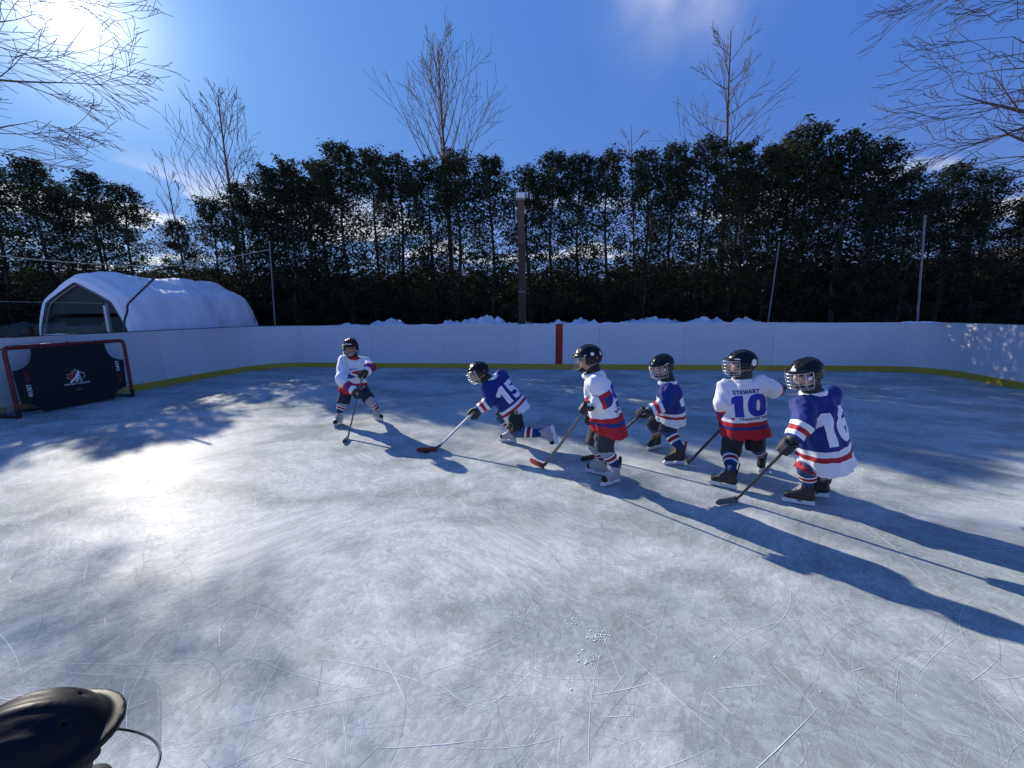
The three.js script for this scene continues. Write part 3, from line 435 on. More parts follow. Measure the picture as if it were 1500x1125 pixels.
  for (let i = 0; i < p.count; i++) uv.push(1 - p.getX(i) / W, p.getY(i) / H); g.setAttribute('uv', new THREE.BufferAttribute(new Float32Array(uv), 2));
  const tarp = part('shooting_tarp', g, std(1, 1, 1, 0.65, { map: tarpTex }), t); tarp.position.z = 0.012; tarp.userData.label = 'black shooting tarp with leaf and skater emblem hung in the goal mouth';
  for (const [x, y] of [[0.02, 0.3], [0.02, 0.72], [W - 0.02, 0.3], [W - 0.02, 0.72], [0.5, H], [0.95, H], [1.35, H]]) part('tie_strap', new THREE.TorusGeometry(0.035, 0.007, 6, 14).rotateX(x > 0.1 && x < W - 0.1 ? 0 : Math.PI / 2).rotateY(x > 0.1 && x < W - 0.1 ? Math.PI / 2 : 0).translate(clamp(x, 0, W), y, 0), blk, t);
}
{ // house glimpsed through the hedge at the right
  const t = thing('house', 'pale house glimpsed through the hedge at far right', 'house', [27, -0.06, -24]);
  part('wall', box(9, 3, 6, 0, 1.5, 0), std(0.5, 0.42, 0.32, 0.9), t);
  const s = new THREE.Shape(); s.moveTo(-5, 0); s.lineTo(5, 0); s.lineTo(0, 1.9); part('roof', new THREE.ExtrudeGeometry(s, { depth: 6.8, bevelEnabled: false }).translate(0, 3.0, -3.4), std(0.2, 0.15, 0.13, 0.9), t);
  for (const x of [-3, -0.6, 2.4]) { const w = part('window', box(1.2, 1.2, 0.05, x, 1.7, 3.03), phys(0.05, 0.06, 0.07, 0.1), t); part('window_frame', mergeGeometries([box(1.34, 0.07, 0.07, x, 2.34, 3.04), box(1.34, 0.07, 0.07, x, 1.06, 3.04), box(0.07, 1.21, 0.07, x - 0.635, 1.7, 3.04), box(0.07, 1.21, 0.07, x + 0.635, 1.7, 3.04)]), std(0.75, 0.75, 0.74, 0.6), w); }
}

// ---------------------------------------------------------------- players
const POSES = {
 A: { head: [-0.031, 1.207, 0.006], neck: [-0.041, 1.041, -0.034], shL: [0.168, 1.002, -0.074], shR: [-0.203, 0.989, -0.034], elL: [0.261, 0.892, 0.066], elR: [-0.101, 0.741, 0.276], hem: [-0.077, 0.491, -0.054], hipL: [0.048, 0.577, -0.054], hipR: [-0.167, 0.568, -0.054], knL: [0.193, 0.4, 0.046], knR: [-0.206, 0.345, 0.026], butt: [0.23, 0.861, 0.253], heel: [0.152, 0.03, 0.802], tip: [0.219, 0.03, 1.097], handL: [0.226, 0.811, 0.286], handR: [0.201, 0.553, 0.456], heelL: [0.182, 0, -0.203], toeL: [0.351, 0, -0.073], heelR: [-0.254, 0, 0.006], toeR: [-0.279, 0, 0.27], base: [-2.419, 0, -6.146], fwd: [0.243, 0, 0.97], hfwd: [0.323, -0.203, 0.924] },
 B: { head: [-0.564, 0.952, 0.017], neck: [-0.457, 0.876, 0.017], shL: [-0.417, 0.79, 0.137], shR: [-0.339, 0.872, -0.113], elL: [-0.425, 0.606, 0.217], elR: [-0.282, 0.544, -0.183], hem: [-0.057, 0.385, 0.017], hipL: [-0.128, 0.496, 0.097], hipR: [-0.181, 0.477, -0.063], knL: [-0.088, 0.236, 0.257], knR: [-0.281, 0.354, -0.003], butt: [-0.604, 0.494, 0.231], heel: [-1.086, 0.03, 0.317], tip: [-1.342, 0.03, 0.385], handL: [-0.639, 0.46, 0.237], handR: [-0.225, 0.512, -0.033], raisedAnkle: [0.241, 0.224, 0.317], toeL: [0.283, 0.068, 0.377], soleWay: [1, 0.12, 0.2], heelR: [-0.105, 0, 0.031], toeR: [-0.295, 0, -0.031], base: [0.142, 0, -5.117], fwd: [-0.622, -0.301, -0.723], hfwd: [-0.905, -0.409, 0.117] },
 C: { head: [-0.185, 1.257, 0.015], neck: [-0.148, 1.117, 0.015], shL: [-0.122, 1.084, 0.145], shR: [-0.114, 1.048, -0.115], elL: [-0.06, 0.881, 0.185], elR: [-0.065, 0.764, -0.185], hem: [0.038, 0.515, 0.015], hipL: [-0.013, 0.664, 0.095], hipR: [-0.03, 0.621, -0.065], knL: [-0.021, 0.379, 0.095], knR: [-0.092, 0.371, -0.035], butt: [-0.213, 0.836, 0.241], heel: [-0.584, 0.03, -0.297], tip: [-0.767, 0.03, -0.498], handL: [-0.231, 0.798, 0.215], handR: [-0.16, 0.652, -0.005], heelL: [0.128, 0, 0.083], toeL: [-0.046, 0, 0.184], heelR: [0.023, 0, -0.091], toeR: [-0.104, 0, -0.176], base: [0.927, 0, -3.895], fwd: [-0.975, 0, -0.221], hfwd: [-0.979, -0.196, 0.049] },
 D: { head: [-0.081, 1.094, 0.036], neck: [-0.023, 0.937, 0.036], shL: [-0.012, 0.873, 0.156], shR: [0.02, 0.844, -0.084], elL: [-0.1, 0.691, 0.236], elR: [0.024, 0.602, -0.144], hem: [0.045, 0.441, 0.036], hipL: [0.009, 0.596, 0.106], hipR: [-0.015, 0.579, -0.034], knL: [-0.013, 0.367, 0.116], knR: [-0.08, 0.353, -0.134], butt: [-0.309, 0.62, 0.219], heel: [-0.792, 0.03, 0.02], tip: [-0.904, 0.03, 0.107], handL: [-0.339, 0.582, 0.206], handR: [-0.09, 0.509, -0.084], heelL: [0.123, 0, 0.258], toeL: [-0.078, 0, 0.263], heelR: [0.086, 0, -0.333], toeR: [-0.131, 0, -0.187], base: [1.78, 0, -4.536], fwd: [-0.906, 0, -0.423], hfwd: [-0.895, -0.278, 0.348] },
 E: { head: [-0.144, 1.194, 0.042], neck: [-0.13, 1.06, 0.042], shL: [-0.26, 0.978, 0.062], shR: [0.019, 1.008, 0.022], elL: [-0.302, 0.818, 0.042], elR: [0.2, 0.928, 0.002], hem: [-0.046, 0.475, 0.042], hipL: [-0.155, 0.615, 0.062], hipR: [0.049, 0.611, 0.002], knL: [-0.166, 0.291, 0.022], knR: [0.108, 0.34, -0.018], butt: [-0.142, 0.595, -0.087], heel: [-0.398, 0.03, -0.369], tip: [-0.385, 0.03, -0.507], handL: [-0.161, 0.553, -0.108], handR: [0.431, 0.877, -0.218], heelL: [-0.228, 0, 0.27], toeL: [-0.402, 0, 0.15], heelR: [0.249, 0, -0.126], toeR: [0.381, 0, -0.294], base: [2.36, 0, -3.892], fwd: [0.25, 0, -0.968], hfwd: [-0.947, -0.059, -0.316] },
 F: { head: [-0.185, 1.178, 0.069], neck: [-0.103, 1.05, 0.069], shL: [-0.22, 0.991, 0.199], shR: [0.047, 0.951, -0.061], elL: [-0.298, 0.782, 0.249], elR: [0.102, 0.683, -0.131], hem: [0.061, 0.384, 0.069], hipL: [-0.032, 0.635, 0.119], hipR: [0.13, 0.586, -0.031], knL: [-0.115, 0.362, 0.119], knR: [0.079, 0.322, 0.009], butt: [-0.417, 0.645, 0.311], heel: [-0.622, 0.03, 0.006], tip: [-0.745, 0.03, 0.063], handL: [-0.431, 0.602, 0.289], handR: [0.102, 0.548, -0.151], heelL: [-0.02, 0, 0.115], toeL: [-0.22, 0, 0.02], heelR: [0.209, 0, -0.052], toeR: [0.031, 0, -0.083], base: [2.643, 0, -3.389], fwd: [-0.301, 0, -0.954], hfwd: [-0.968, -0.22, 0.12] },
};

const jerseyTex = (d) => tex(1024, 1024, (c, W) => {
  // lower 30 %: sleeve rings from the cuff (bottom) up; above it the front (left half) and back (right half); 0.62 m tall
  const blue = d.team === 'blue', base = d.base ?? (blue ? '#0b2974' : '#e6e8ee'), y0 = W * 0.7, m = y0 / 0.62, mx = W / 2 / 0.52;
  c.fillStyle = base; c.fillRect(0, 0, W, W);
  const hem = (a, b, col) => { c.fillStyle = col; c.fillRect(0, y0 - b * m, W, (b - a) * m); }, ring = (a, b, col) => { const k = W * 0.3 / 0.5; c.fillStyle = col; c.fillRect(0, W - b * k, W, (b - a) * k); };
  if (d.base) return;
  if (blue) { hem(0, 0.105, '#dfe3ea'); hem(0.105, 0.14, '#a3182c'); hem(0.14, 0.18, '#dfe3ea'); ring(0, 0.02, '#0b2974'); ring(0.02, 0.06, '#e2e5ec'); ring(0.06, 0.10, '#a3182c'); ring(0.10, 0.14, '#e2e5ec'); }
  else { hem(0, 0.105, '#b3182b'); hem(0.105, 0.137, '#1d2d78'); hem(0.137, 0.185, '#b3182b'); ring(0, 0.05, d.cuff ?? '#e6e8ee'); ring(0.05, 0.085, '#b3182b'); ring(0.085, 0.125, '#1d2d78'); ring(0.125, 0.165, '#b3182b'); }
  const X = (x) => W * 0.75 + x * mx, FX = (x) => W * 0.25 + x * mx, Y = (y) => y0 - y * m;
  const block = (s, x, yb, h, wide, fill, edge) => { c.save(); c.translate(x, Y(yb)); c.textAlign = 'center'; c.textBaseline = 'alphabetic'; const fs = h * m / 0.72; c.font = `bold ${fs}px sans-serif`; c.scale(wide, 1); c.lineJoin = 'miter'; if (edge) { c.strokeStyle = edge; c.lineWidth = fs * 0.075; c.strokeText(s, 0, 0); } c.strokeStyle = fill; c.lineWidth = fs * 0.055; c.strokeText(s, 0, 0); c.fillStyle = fill; c.fillText(s, 0, 0); c.restore(); };
  const tri = (x, y, k) => { c.fillStyle = '#c02233'; c.beginPath(); c.moveTo(x - k, y - k * 0.7); c.lineTo(x + k, y - k * 0.7); c.lineTo(x, y + k); c.fill(); c.fillStyle = '#7d8a6a'; c.beginPath(); c.moveTo(x - k * 0.35, y - k * 0.75); c.lineTo(x + k * 0.35, y - k * 0.75); c.lineTo(x, y - k * 0.2); c.fill(); };
  if (d.name) block(d.name, X(0), 0.48, 0.038, 0.84, '#20255c');
  if (d.num) block(d.num, X(d.nx ?? 0), blue ? 0.22 : 0.255, blue ? 0.235 : 0.205, blue ? 0.86 : 0.98, blue ? '#e4e8ef' : '#2237a4', blue ? null : '#1b2468');
  if (!blue) { tri(X(-0.13), Y(0.225), 21); block('CANADIAN TIRE', X(0.05), 0.213, 0.024, 0.86, '#23263c'); }
  if (blue) { c.fillStyle = '#dfe3e9'; c.beginPath(); c.moveTo(FX(-0.11), Y(0.44)); c.lineTo(FX(0.1), Y(0.41)); c.lineTo(FX(0.12), Y(0.3)); c.lineTo(FX(-0.08), Y(0.26)); c.fill(); c.fillStyle = '#a3182c'; c.beginPath(); c.moveTo(FX(-0.11), Y(0.35)); c.lineTo(FX(0.12), Y(0.34)); c.lineTo(FX(0.1), Y(0.3)); c.lineTo(FX(-0.09), Y(0.28)); c.fill(); c.fillStyle = '#5d646e'; c.fillRect(FX(-0.05), Y(0.42), 50, 40); }
  else { c.fillStyle = '#c02a37'; c.beginPath(); c.moveTo(FX(0.13), Y(0.42)); c.lineTo(FX(-0.02), Y(0.37)); c.lineTo(FX(0.12), Y(0.3)); c.fill(); c.fillStyle = '#2a3c9a'; c.beginPath(); c.moveTo(FX(-0.11), Y(0.38)); c.lineTo(FX(0.06), Y(0.29)); c.lineTo(FX(-0.1), Y(0.24)); c.fill(); c.fillStyle = '#8fa0cf'; c.beginPath(); c.moveTo(FX(-0.08), Y(0.43)); c.lineTo(FX(0.09), Y(0.44)); c.lineTo(FX(-0.04), Y(0.39)); c.fill(); c.fillStyle = '#8a2030'; c.fillRect(FX(-0.14), Y(0.5), 34, 22); }
  const r = rng(d.seed); for (let i = 0; i < 26000; i++) { c.fillStyle = r() < 0.5 ? 'rgba(255,255,255,0.045)' : 'rgba(0,0,0,0.05)'; c.fillRect(r() * W, r() * W, 2, 2); }
}, { wrap: false });
const sockTex = (bands, base) => tex(16, 256, (c, W, H) => { c.fillStyle = base; c.fillRect(0, 0, W, H); for (const [a, b, col] of bands) { c.fillStyle = col; c.fillRect(0, a * H, W, (b - a) * H); } }, { wrap: false });
const SOCK = std(1, 1, 1, 0.9, { map: sockTex([[0.36, 0.45, '#d9dce2'], [0.45, 0.6, '#8d1a2a'], [0.6, 0.69, '#d9dce2'], [0, 0.3, '#3c4f78']], '#223468') });
const SOCK_SNOWY = std(1, 1, 1, 0.95, { map: sockTex([[0, 0.36, '#8e9bb0'], [0.4, 0.49, '#d9dce2'], [0.49, 0.64, '#8d1a2a'], [0.64, 0.73, '#d9dce2']], '#26335f') });
const earMat = std(0.05, 0.052, 0.056, 0.4), eyeMat = phys(0.03, 0.025, 0.02, 0.2), browMat = std(0.06, 0.04, 0.025, 0.9), skin = phys(0.46, 0.27, 0.2, 0.6), shellBlack = phys(0.011, 0.012, 0.014, 0.27, { specularIntensity: 0.4 }), padBlack = std(0.016, 0.017, 0.02, 0.75), wireMat = std(0.62, 0.64, 0.66, 0.3, { metalness: 0.85 }), wireDark = std(0.05, 0.05, 0.055, 0.4, { metalness: 0.6 }), plasticWhite = std(0.74, 0.76, 0.78, 0.45), bladeSteel = std(0.6, 0.62, 0.64, 0.22, { metalness: 1 }), gloveBlack = std(0.018, 0.02, 0.026, 0.62), gloveWhite = std(0.6, 0.62, 0.64, 0.6);

// head-local axes: x forward, y up, z to the wearer's right
const HELMET = (() => {
  const f = (x, y, z) => {
    const out = (Math.hypot(x / 0.142, (y - 0.012) / 0.122, z / 0.112) - 1) * 0.112, inn = (Math.hypot(x / 0.126, (y - 0.008) / 0.108, z / 0.097) - 1) * 0.097;
    let d = smax(out + 0.0045 * Math.max(0, Math.cos(z * 95)) * sstep(y, 0.03, 0.08) * sstep(Math.abs(x), 0.14, 0.02) * -1 + 0.003, -inn, 0.006);
    const ear = Math.max(Math.hypot((x - 0.0) / 0.055, (y + 0.045) / 0.06) * 0.055 - 0.055, Math.abs(Math.abs(z) - 0.094) - 0.011); d = smin(d, ear, 0.02);
    const low = -0.052 - 0.05 * sstep(-x, 0.05, 0.13) + 0.0 * y; d = smax(d, -(y - Math.min(low, -0.05)), 0.008);
    const face = smax(0.052 - x, y - 0.034 - 0.1 * Math.max(0, 0.09 - x), 0.012); d = smax(d, -face, 0.012);
    const brim = Math.max(Math.abs(Math.hypot(x / 0.148, z / 0.116) - 0.99) * 0.116 - 0.007, Math.abs(y - 0.042) - 0.009, 0.06 - x); d = smin(d, brim, 0.012);
    for (const [cx, cy, cz] of [[0.094, 0.098, 0.036], [0.031, 0.128, 0.042], [-0.053, 0.119, 0.044], [-0.107, 0.076, 0.042]]) d = smax(d, -(Math.hypot((x - cx) / 2.2, y - cy, Math.abs(z) - cz) - 0.0095), 0.004);
    return d;
  };
  return surf(f, [-0.17, -0.13, -0.14], [0.17, 0.16, 0.14], 0.0056);
})();
const CAGE = (() => { const g = [], at = (a, y, k = 1) => V(0.02 + Math.cos(a) * (0.15 - Math.max(0, -y - 0.06) * 0.35) * k, y - 0.02 * (1 - Math.cos(a)) * 0, Math.sin(a) * 0.112 * k); for (const y of [0.03, -0.002, -0.034, -0.066, -0.096, -0.118]) g.push(tube(Array.from({ length: 11 }, (_, i) => at(lerp(-1.45, 1.45, i / 10), y, y < -0.1 ? 0.86 : 1)), 0.0026, 5, 30)); for (const a of [-1.45, -1.05, -0.66, -0.22, 0.22, 0.66, 1.05, 1.45]) g.push(tube([at(a, 0.03), at(a, -0.04, 1.02), at(a, -0.09, 0.97), at(a, -0.118, 0.86)], 0.0022, 5, 14)); return mergeGeometries(g); })();
const VISOR = (() => { const P = [], I = []; for (let j = 0; j <= 10; j++) for (let i = 0; i <= 24; i++) { const a = lerp(-1.35, 1.35, i / 24), y = lerp(0.04, -0.085 + 0.035 * (a / 1.35) ** 2, j / 10), k = 1 - 0.06 * (j / 10) ** 2; P.push(0.015 + Math.cos(a) * 0.148 * k, y, Math.sin(a) * 0.117 * k); } for (let j = 0; j < 10; j++) for (let i = 0; i < 24; i++) { const a = j * 25 + i; I.push(a, a + 1, a + 25, a + 1, a + 26, a + 25); } return geom(P, I); })();
const HEAD = (() => {
  const f = (x, y, z) => {
    let d = (Math.hypot((x + 0.008) / 0.096, (y - 0.012) / 0.104, z / 0.079) - 1) * 0.079; d = smin(d, (Math.hypot((x - 0.02) / 0.07, (y + 0.06) / 0.062, z / 0.056) - 1) * 0.056, 0.04);
    d = smin(d, cap(x, y, z, V(0.085, 0.002, 0), V(0.1, -0.026, 0), 0.007, 0.012), 0.014); d = smin(d, Math.hypot(x - 0.068, y + 0.1, z) - 0.018, 0.025); d = smin(d, Math.hypot(x - 0.055, y + 0.04, Math.abs(z) - 0.035) - 0.026, 0.03);
    d = smax(d, -(Math.hypot(x - 0.098, (y - 0.006) * 1.3, Math.abs(z) - 0.033) - 0.02), 0.015); d = smin(d, cap(x, y, z, V(0.082, -0.062, -0.016), V(0.082, -0.062, 0.016), 0.008, 0.008), 0.008); d = smax(d, -cap(x, y, z, V(0.094, -0.061, -0.022), V(0.094, -0.061, 0.022), 0.003, 0.003), 0.004);
    d = smin(d, (Math.hypot((x + 0.01) / 0.02, (y + 0.008) / 0.03, (Math.abs(z) - 0.08) / 0.01) - 1) * 0.01, 0.008); return smin(d, cap(x, y, z, V(-0.015, -0.06, 0), V(-0.035, -0.16, 0), 0.05, 0.052), 0.03);
  };
  return surf(f, [-0.12, -0.2, -0.1], [0.13, 0.13, 0.1], 0.005);
})();
const EYES = ([-1, 1].map((s) => new THREE.SphereGeometry(0.0105, 10, 8).translate(0.079, 0.005, s * 0.033)));
const BROWS = ([-1, 1].map((s) => tube([V(0.09, 0.026, s * 0.018), V(0.089, 0.03, s * 0.034), V(0.08, 0.026, s * 0.05)], 0.0032, 5, 8)));

// skate-local axes: x to the toe, y up, origin under the middle of the runner
const BOOT = surf((x, y, z) => { const zz = z * 1.12; let d = smin(cap(x, y, zz, V(-0.078, 0.082, 0), V(0.078, 0.074, 0), 0.037, 0.033), cap(x, y, zz, V(-0.07, 0.09, 0), V(-0.058, 0.19, 0), 0.041, 0.05), 0.03); d = smin(d, cap(x, y, zz, V(-0.04, 0.15, 0), V(0.045, 0.088, 0), 0.036, 0.032), 0.03); d = smax(d, 0.05 - y, 0.008); return smax(d, y - 0.2 + 0.15 * (x + 0.06), 0.008); }, [-0.14, 0.03, -0.07], [0.14, 0.24, 0.07], 0.007);
const TOECAP = surf((x, y, z) => smax(smax(cap(x, y, z * 1.1, V(0.03, 0.078, 0), V(0.079, 0.076, 0), 0.039, 0.0355), 0.062 - x, 0.006), 0.049 - y, 0.006), [0.04, 0.03, -0.06], [0.14, 0.14, 0.06], 0.006);
const HOLDER = (() => { const s = new THREE.Shape(); s.moveTo(-0.118, 0.012); s.lineTo(0.112, 0.012); s.quadraticCurveTo(0.128, 0.02, 0.122, 0.034); s.lineTo(0.1, 0.053); s.lineTo(0.03, 0.053); s.quadraticCurveTo(0.018, 0.026, 0.0, 0.026); s.quadraticCurveTo(-0.026, 0.026, -0.036, 0.053); s.lineTo(-0.104, 0.053); s.quadraticCurveTo(-0.118, 0.036, -0.118, 0.012); return new THREE.ExtrudeGeometry(s, { depth: 0.014, bevelEnabled: true, bevelSize: 0.003, bevelThickness: 0.006, bevelSegments: 2 }).translate(0, 0, -0.007); })();
const RUNNER = (() => { const s = new THREE.Shape(); s.moveTo(-0.112, 0.0); s.lineTo(0.095, 0.0); s.quadraticCurveTo(0.12, 0.003, 0.126, 0.018); s.lineTo(-0.116, 0.014); s.closePath(); return new THREE.ExtrudeGeometry(s, { depth: 0.0036, bevelEnabled: false }).translate(0, 0, -0.0018); })();
const LACES = (() => { const g = []; for (let i = 0; i < 6; i++) { const x = lerp(0.045, -0.022, i / 5), y = lerp(0.121, 0.186, i / 5); g.push(tube([V(x - 0.018, y - 0.026, -0.03), V(x, y, -0.012), V(x + 0.008, y + 0.002, 0.012), V(x - 0.016, y - 0.024, 0.031)], 0.0034, 5, 10)); } for (const s of [-1, 1]) g.push(tube([V(-0.012, 0.19, 0), V(0.012, 0.185, s * 0.03), V(0.024, 0.15, s * 0.044), V(0.006, 0.16, s * 0.03), V(-0.01, 0.188, 0)], 0.003, 5, 20)); return mergeGeometries(g); })();
const TENDON = surf((x, y, z) => Math.max(cap(x, y, z, V(-0.108, 0.16, 0), V(-0.122, 0.255, 0), 0.026, 0.02), Math.abs(x + 0.113 + (y - 0.2) * 0.15) - 0.007), [-0.17, 0.12, -0.05], [-0.07, 0.3, 0.05], 0.006);

const vv = (a) => V(...a);
function frameQuat(x, y, z) { return new THREE.Quaternion().setFromRotationMatrix(new THREE.Matrix4().makeBasis(x, y, z)); }
function gloveField(g, axis, el, flip, size) {
  const w = el.clone().sub(g); w.addScaledVector(axis, -w.dot(axis)).normalize(); const t = axis.clone().cross(w).multiplyScalar(flip), k = size;
  const at = (a, b, c) => g.clone().addScaledVector(w, a * k).addScaledVector(axis, b * k).addScaledVector(t, c * k), to = el.clone().sub(g).normalize(), caps = [];
  for (let i = 0; i < 4; i++) { const y = -0.036 + 0.0235 * i, l = [0.85, 0.97, 1, 0.92][i], rr = 0.0135 * k; caps.push([at(0.03, y, 0.034), at(-0.022, y, 0.04), rr * 1.1, rr], [at(-0.022, y, 0.04), at(-0.044 * l, y, 0.012), rr, rr * 0.97], [at(-0.044 * l, y, 0.012), at(-0.03 * l, y, -0.026 * l), rr * 0.97, rr * 0.9]); }
  caps.push([at(0.04, 0.026, -0.012), at(0.014, 0.046, -0.036), 0.018 * k, 0.016 * k], [at(0.014, 0.046, -0.036), at(-0.02, 0.05, -0.03), 0.016 * k, 0.0125 * k]);
  const palm = [[at(0.035, -0.03, 0.022), at(0.035, 0.03, 0.022), 0.027 * k, 0.027 * k], [at(0.05, 0.0, 0.012), g.clone().addScaledVector(to, 0.1 * k), 0.036 * k, 0.042 * k]], cuff = [g.clone().addScaledVector(to, 0.075 * k), g.clone().addScaledVector(to, 0.115 * k), 0.045 * k, 0.051 * k];
  return { caps, palm, cuff, to };
}
function makePlayer(J0, d) {
  const J = {}; for (const k in J0) J[k] = vv(J0[k]);
  const t = thing('person', d.label, 'person', J0.base, d.group); delete J.base;
  const top = J.shL.clone().add(J.shR).multiplyScalar(0.5), up = top.clone().sub(J.hem), L = up.length(); up.normalize();
  const right = J.fwd.clone().cross(up).normalize(), fwd = up.clone().cross(right), sw = d.sw ?? 0.14, S = { L: top.clone().addScaledVector(right, -sw).addScaledVector(up, -0.03), R: top.clone().addScaledVector(right, sw).addScaledVector(up, -0.03) };
  const hr = J.hfwd.clone().cross(V(0, 1, 0)).normalize(), hu = hr.clone().cross(J.hfwd).normalize(), HQ = frameQuat(J.hfwd, hu, hr), hs = d.headScale ?? 0.99;
  // feet
  const feet = {};
  for (const s of ['L', 'R']) {
    let x, y, o;
    if (s === 'L' && J.raisedAnkle) { x = J.toeL.clone().sub(J.raisedAnkle); y = J.soleWay.clone().negate(); x.normalize(); y.addScaledVector(x, -y.dot(x)).normalize(); o = J.raisedAnkle.clone().addScaledVector(x, 0.055).addScaledVector(y, -0.15); }
    else { x = J['toe' + s].clone().sub(J['heel' + s]); x.y = 0; x.normalize(); y = V(0, 1, 0); o = J['toe' + s].clone().add(J['heel' + s]).multiplyScalar(0.5); o.y = 0.001; }
    feet[s] = { q: frameQuat(x, y, x.clone().cross(y)), o, ank: o.clone().addScaledVector(x, -0.055).addScaledVector(y, 0.16), x, y };
  }
  // the body under the kit: one surface, the head with its face merged in
  { const b = []; b.push([top.clone().addScaledVector(up, -0.12), J.hipL.clone().lerp(J.hipR, 0.5), 0.1, 0.1], [S.L, S.R, 0.05, 0.05], [top, J.head.clone().addScaledVector(hu, -0.08), 0.05, 0.046]);
    for (const s of ['L', 'R']) b.push([S[s], J['el' + s], 0.042, 0.036], [J['el' + s], J['hand' + s], 0.034, 0.024], [J['hip' + s], J['kn' + s], 0.072, 0.05], [J['kn' + s], feet[s].ank, 0.046, 0.034]);
    const [lo, hi] = bounds([top, S.L, S.R, J.elL, J.elR, J.handL, J.handR, J.hipL, J.hipR, J.knL, J.knR, feet.L.ank, feet.R.ank], 0.14);
    const g = surf((x, y, z) => { let v = 1; for (const c of b) v = smin(v, cap(x, y, z, c[0], c[1], c[2], c[3]), 0.03); return v; }, lo, hi, 0.017), h = HEAD.clone(); h.scale(hs, hs, hs); h.applyQuaternion(HQ); h.translate(J.head.x, J.head.y, J.head.z);
    const body = part('body', mergeGeometries([g, h]), d.skin ?? skin, t), place = (g0) => { const q = g0.clone(); q.scale(hs, hs, hs); q.applyQuaternion(HQ); q.translate(J.head.x, J.head.y, J.head.z); return q; }; for (const g0 of EYES) part('eye', place(g0), eyeMat, body); for (const g0 of BROWS) part('eyebrow', place(g0), browMat, body); }
  const hn = up.clone().addScaledVector(fwd, -(d.hemTilt ?? 0)).normalize(), hemY = (x, y, z) => (x - J.hem.x) * hn.x + (y - J.hem.y) * hn.y + (z - J.hem.z) * hn.z;
  const aH = d.hemW ?? 0.205, bH = d.hemD ?? 0.165;
  const torso = (x, y, z) => { const px = x - J.hem.x, py = y - J.hem.y, pz = z - J.hem.z, X = px * right.x + py * right.y + pz * right.z, Y = px * up.x + py * up.y + pz * up.z, Z = px * fwd.x + py * fwd.y + pz * fwd.z, s = Y / L, k = s > 0.72 ? Math.sqrt(Math.max(0.02, 1 - ((s - 0.72) / 0.36) ** 2)) : 1, a = lerp(aH, 0.175, clamp(s, 0, 1)) * k, b = lerp(bH, 0.128, clamp(s, 0, 1)) * k; return [smax((Math.hypot(X / a, Z / b) - 1) * Math.min(a, b), Y - L - 0.02, 0.02), X, Y, Z]; };
  // jersey
  { const wr = {}, cuffCut = {}; for (const s of ['L', 'R']) { const a = J['el' + s], h = J['hand' + s], l = a.distanceTo(h); wr[s] = a.clone().lerp(h, Math.max(0.35, 1 - 0.085 / l)); cuffCut[s] = h.clone().sub(a).normalize(); }
    const sleeve = (s, x, y, z) => { const a = J['el' + s], c = cuffCut[s], v = smin(cap(x, y, z, S[s], a, 0.083, 0.074), cap(x, y, z, a, wr[s], 0.073, 0.064), 0.03); return smax(v, (x - wr[s].x) * c.x + (y - wr[s].y) * c.y + (z - wr[s].z) * c.z, 0.008); };
    const sd = d.seed * 3.7;
    const f = (x, y, z) => { const d0 = torso(x, y, z)[0], Y = hemY(x, y, z); let v = smin(d0, cap(x, y, z, S.L, S.R, 0.078, 0.078), 0.05); v = smin(v, smin(sleeve('L', x, y, z), sleeve('R', x, y, z), 0.02), 0.028); v = smax(v, -Y - 0.01 * pn(x * 9, y * 9, z * 9 + sd), 0.008); return v + 0.017 * pn(x * 10 + sd, y * 5 - x * 3, z * 10) + 0.026 * Math.abs(pn(x * 12 + y * 6, y * 7 + z * 7, z * 12 + sd)) - 0.009; };
    const [lo, hi] = bounds([J.hem, top, S.L, S.R, J.elL, J.elR, wr.L, wr.R], 0.3), g0 = surf(f, lo, hi, 0.0105), nI = g0.toNonIndexed(), p = nI.attributes.position, uv = new Float32Array(p.count * 2);
    for (let i = 0; i < p.count; i += 3) {
      const cx = (p.getX(i) + p.getX(i + 1) + p.getX(i + 2)) / 3, cy = (p.getY(i) + p.getY(i + 1) + p.getY(i + 2)) / 3, cz = (p.getZ(i) + p.getZ(i + 1) + p.getZ(i + 2)) / 3, [d0, X0, Y0, Z0] = torso(cx, cy, cz), dl = sleeve('L', cx, cy, cz), dr = sleeve('R', cx, cy, cz), which = Math.min(dl, dr) < d0 - 0.004 ? (dl < dr ? 'L' : 'R') : null;
      for (let q = 0; q < 3; q++) {
        const x = p.getX(i + q), y = p.getY(i + q), z = p.getZ(i + q); let u, v;
        if (which) { const a = J['el' + which], w = wr[which], fl = a.distanceTo(w), tt = ((x - w.x) * (a.x - w.x) + (y - w.y) * (a.y - w.y) + (z - w.z) * (a.z - w.z)) / fl, b = S[which], ul = a.distanceTo(b), t2 = ((x - a.x) * (b.x - a.x) + (y - a.y) * (b.y - a.y) + (z - a.z) * (b.z - a.z)) / ul, along = cap(x, y, z, a, w, 0, 0) < cap(x, y, z, a, b, 0, 0) ? tt : fl + Math.max(0, t2); u = 0.5; v = clamp(along, 0.001, 0.49) / 0.5 * 0.3; }
        else { const [, X, Yt] = torso(x, y, z), back = Z0 < 0, Y = lerp(hemY(x, y, z), Yt, clamp(Yt / L * 2, 0, 1)); u = back ? 0.5 + 0.5 * clamp((X + 0.26) / 0.52, 0.004, 0.996) : 0.5 * clamp((0.26 - X) / 0.52, 0.004, 0.996); v = 0.3 + 0.7 * clamp(Y / L * 0.56 / 0.62, 0.003, 0.997); }
        uv[(i + q) * 2] = u; uv[(i + q) * 2 + 1] = v;
      }
    }
    nI.setAttribute('uv', new THREE.BufferAttribute(uv, 2));
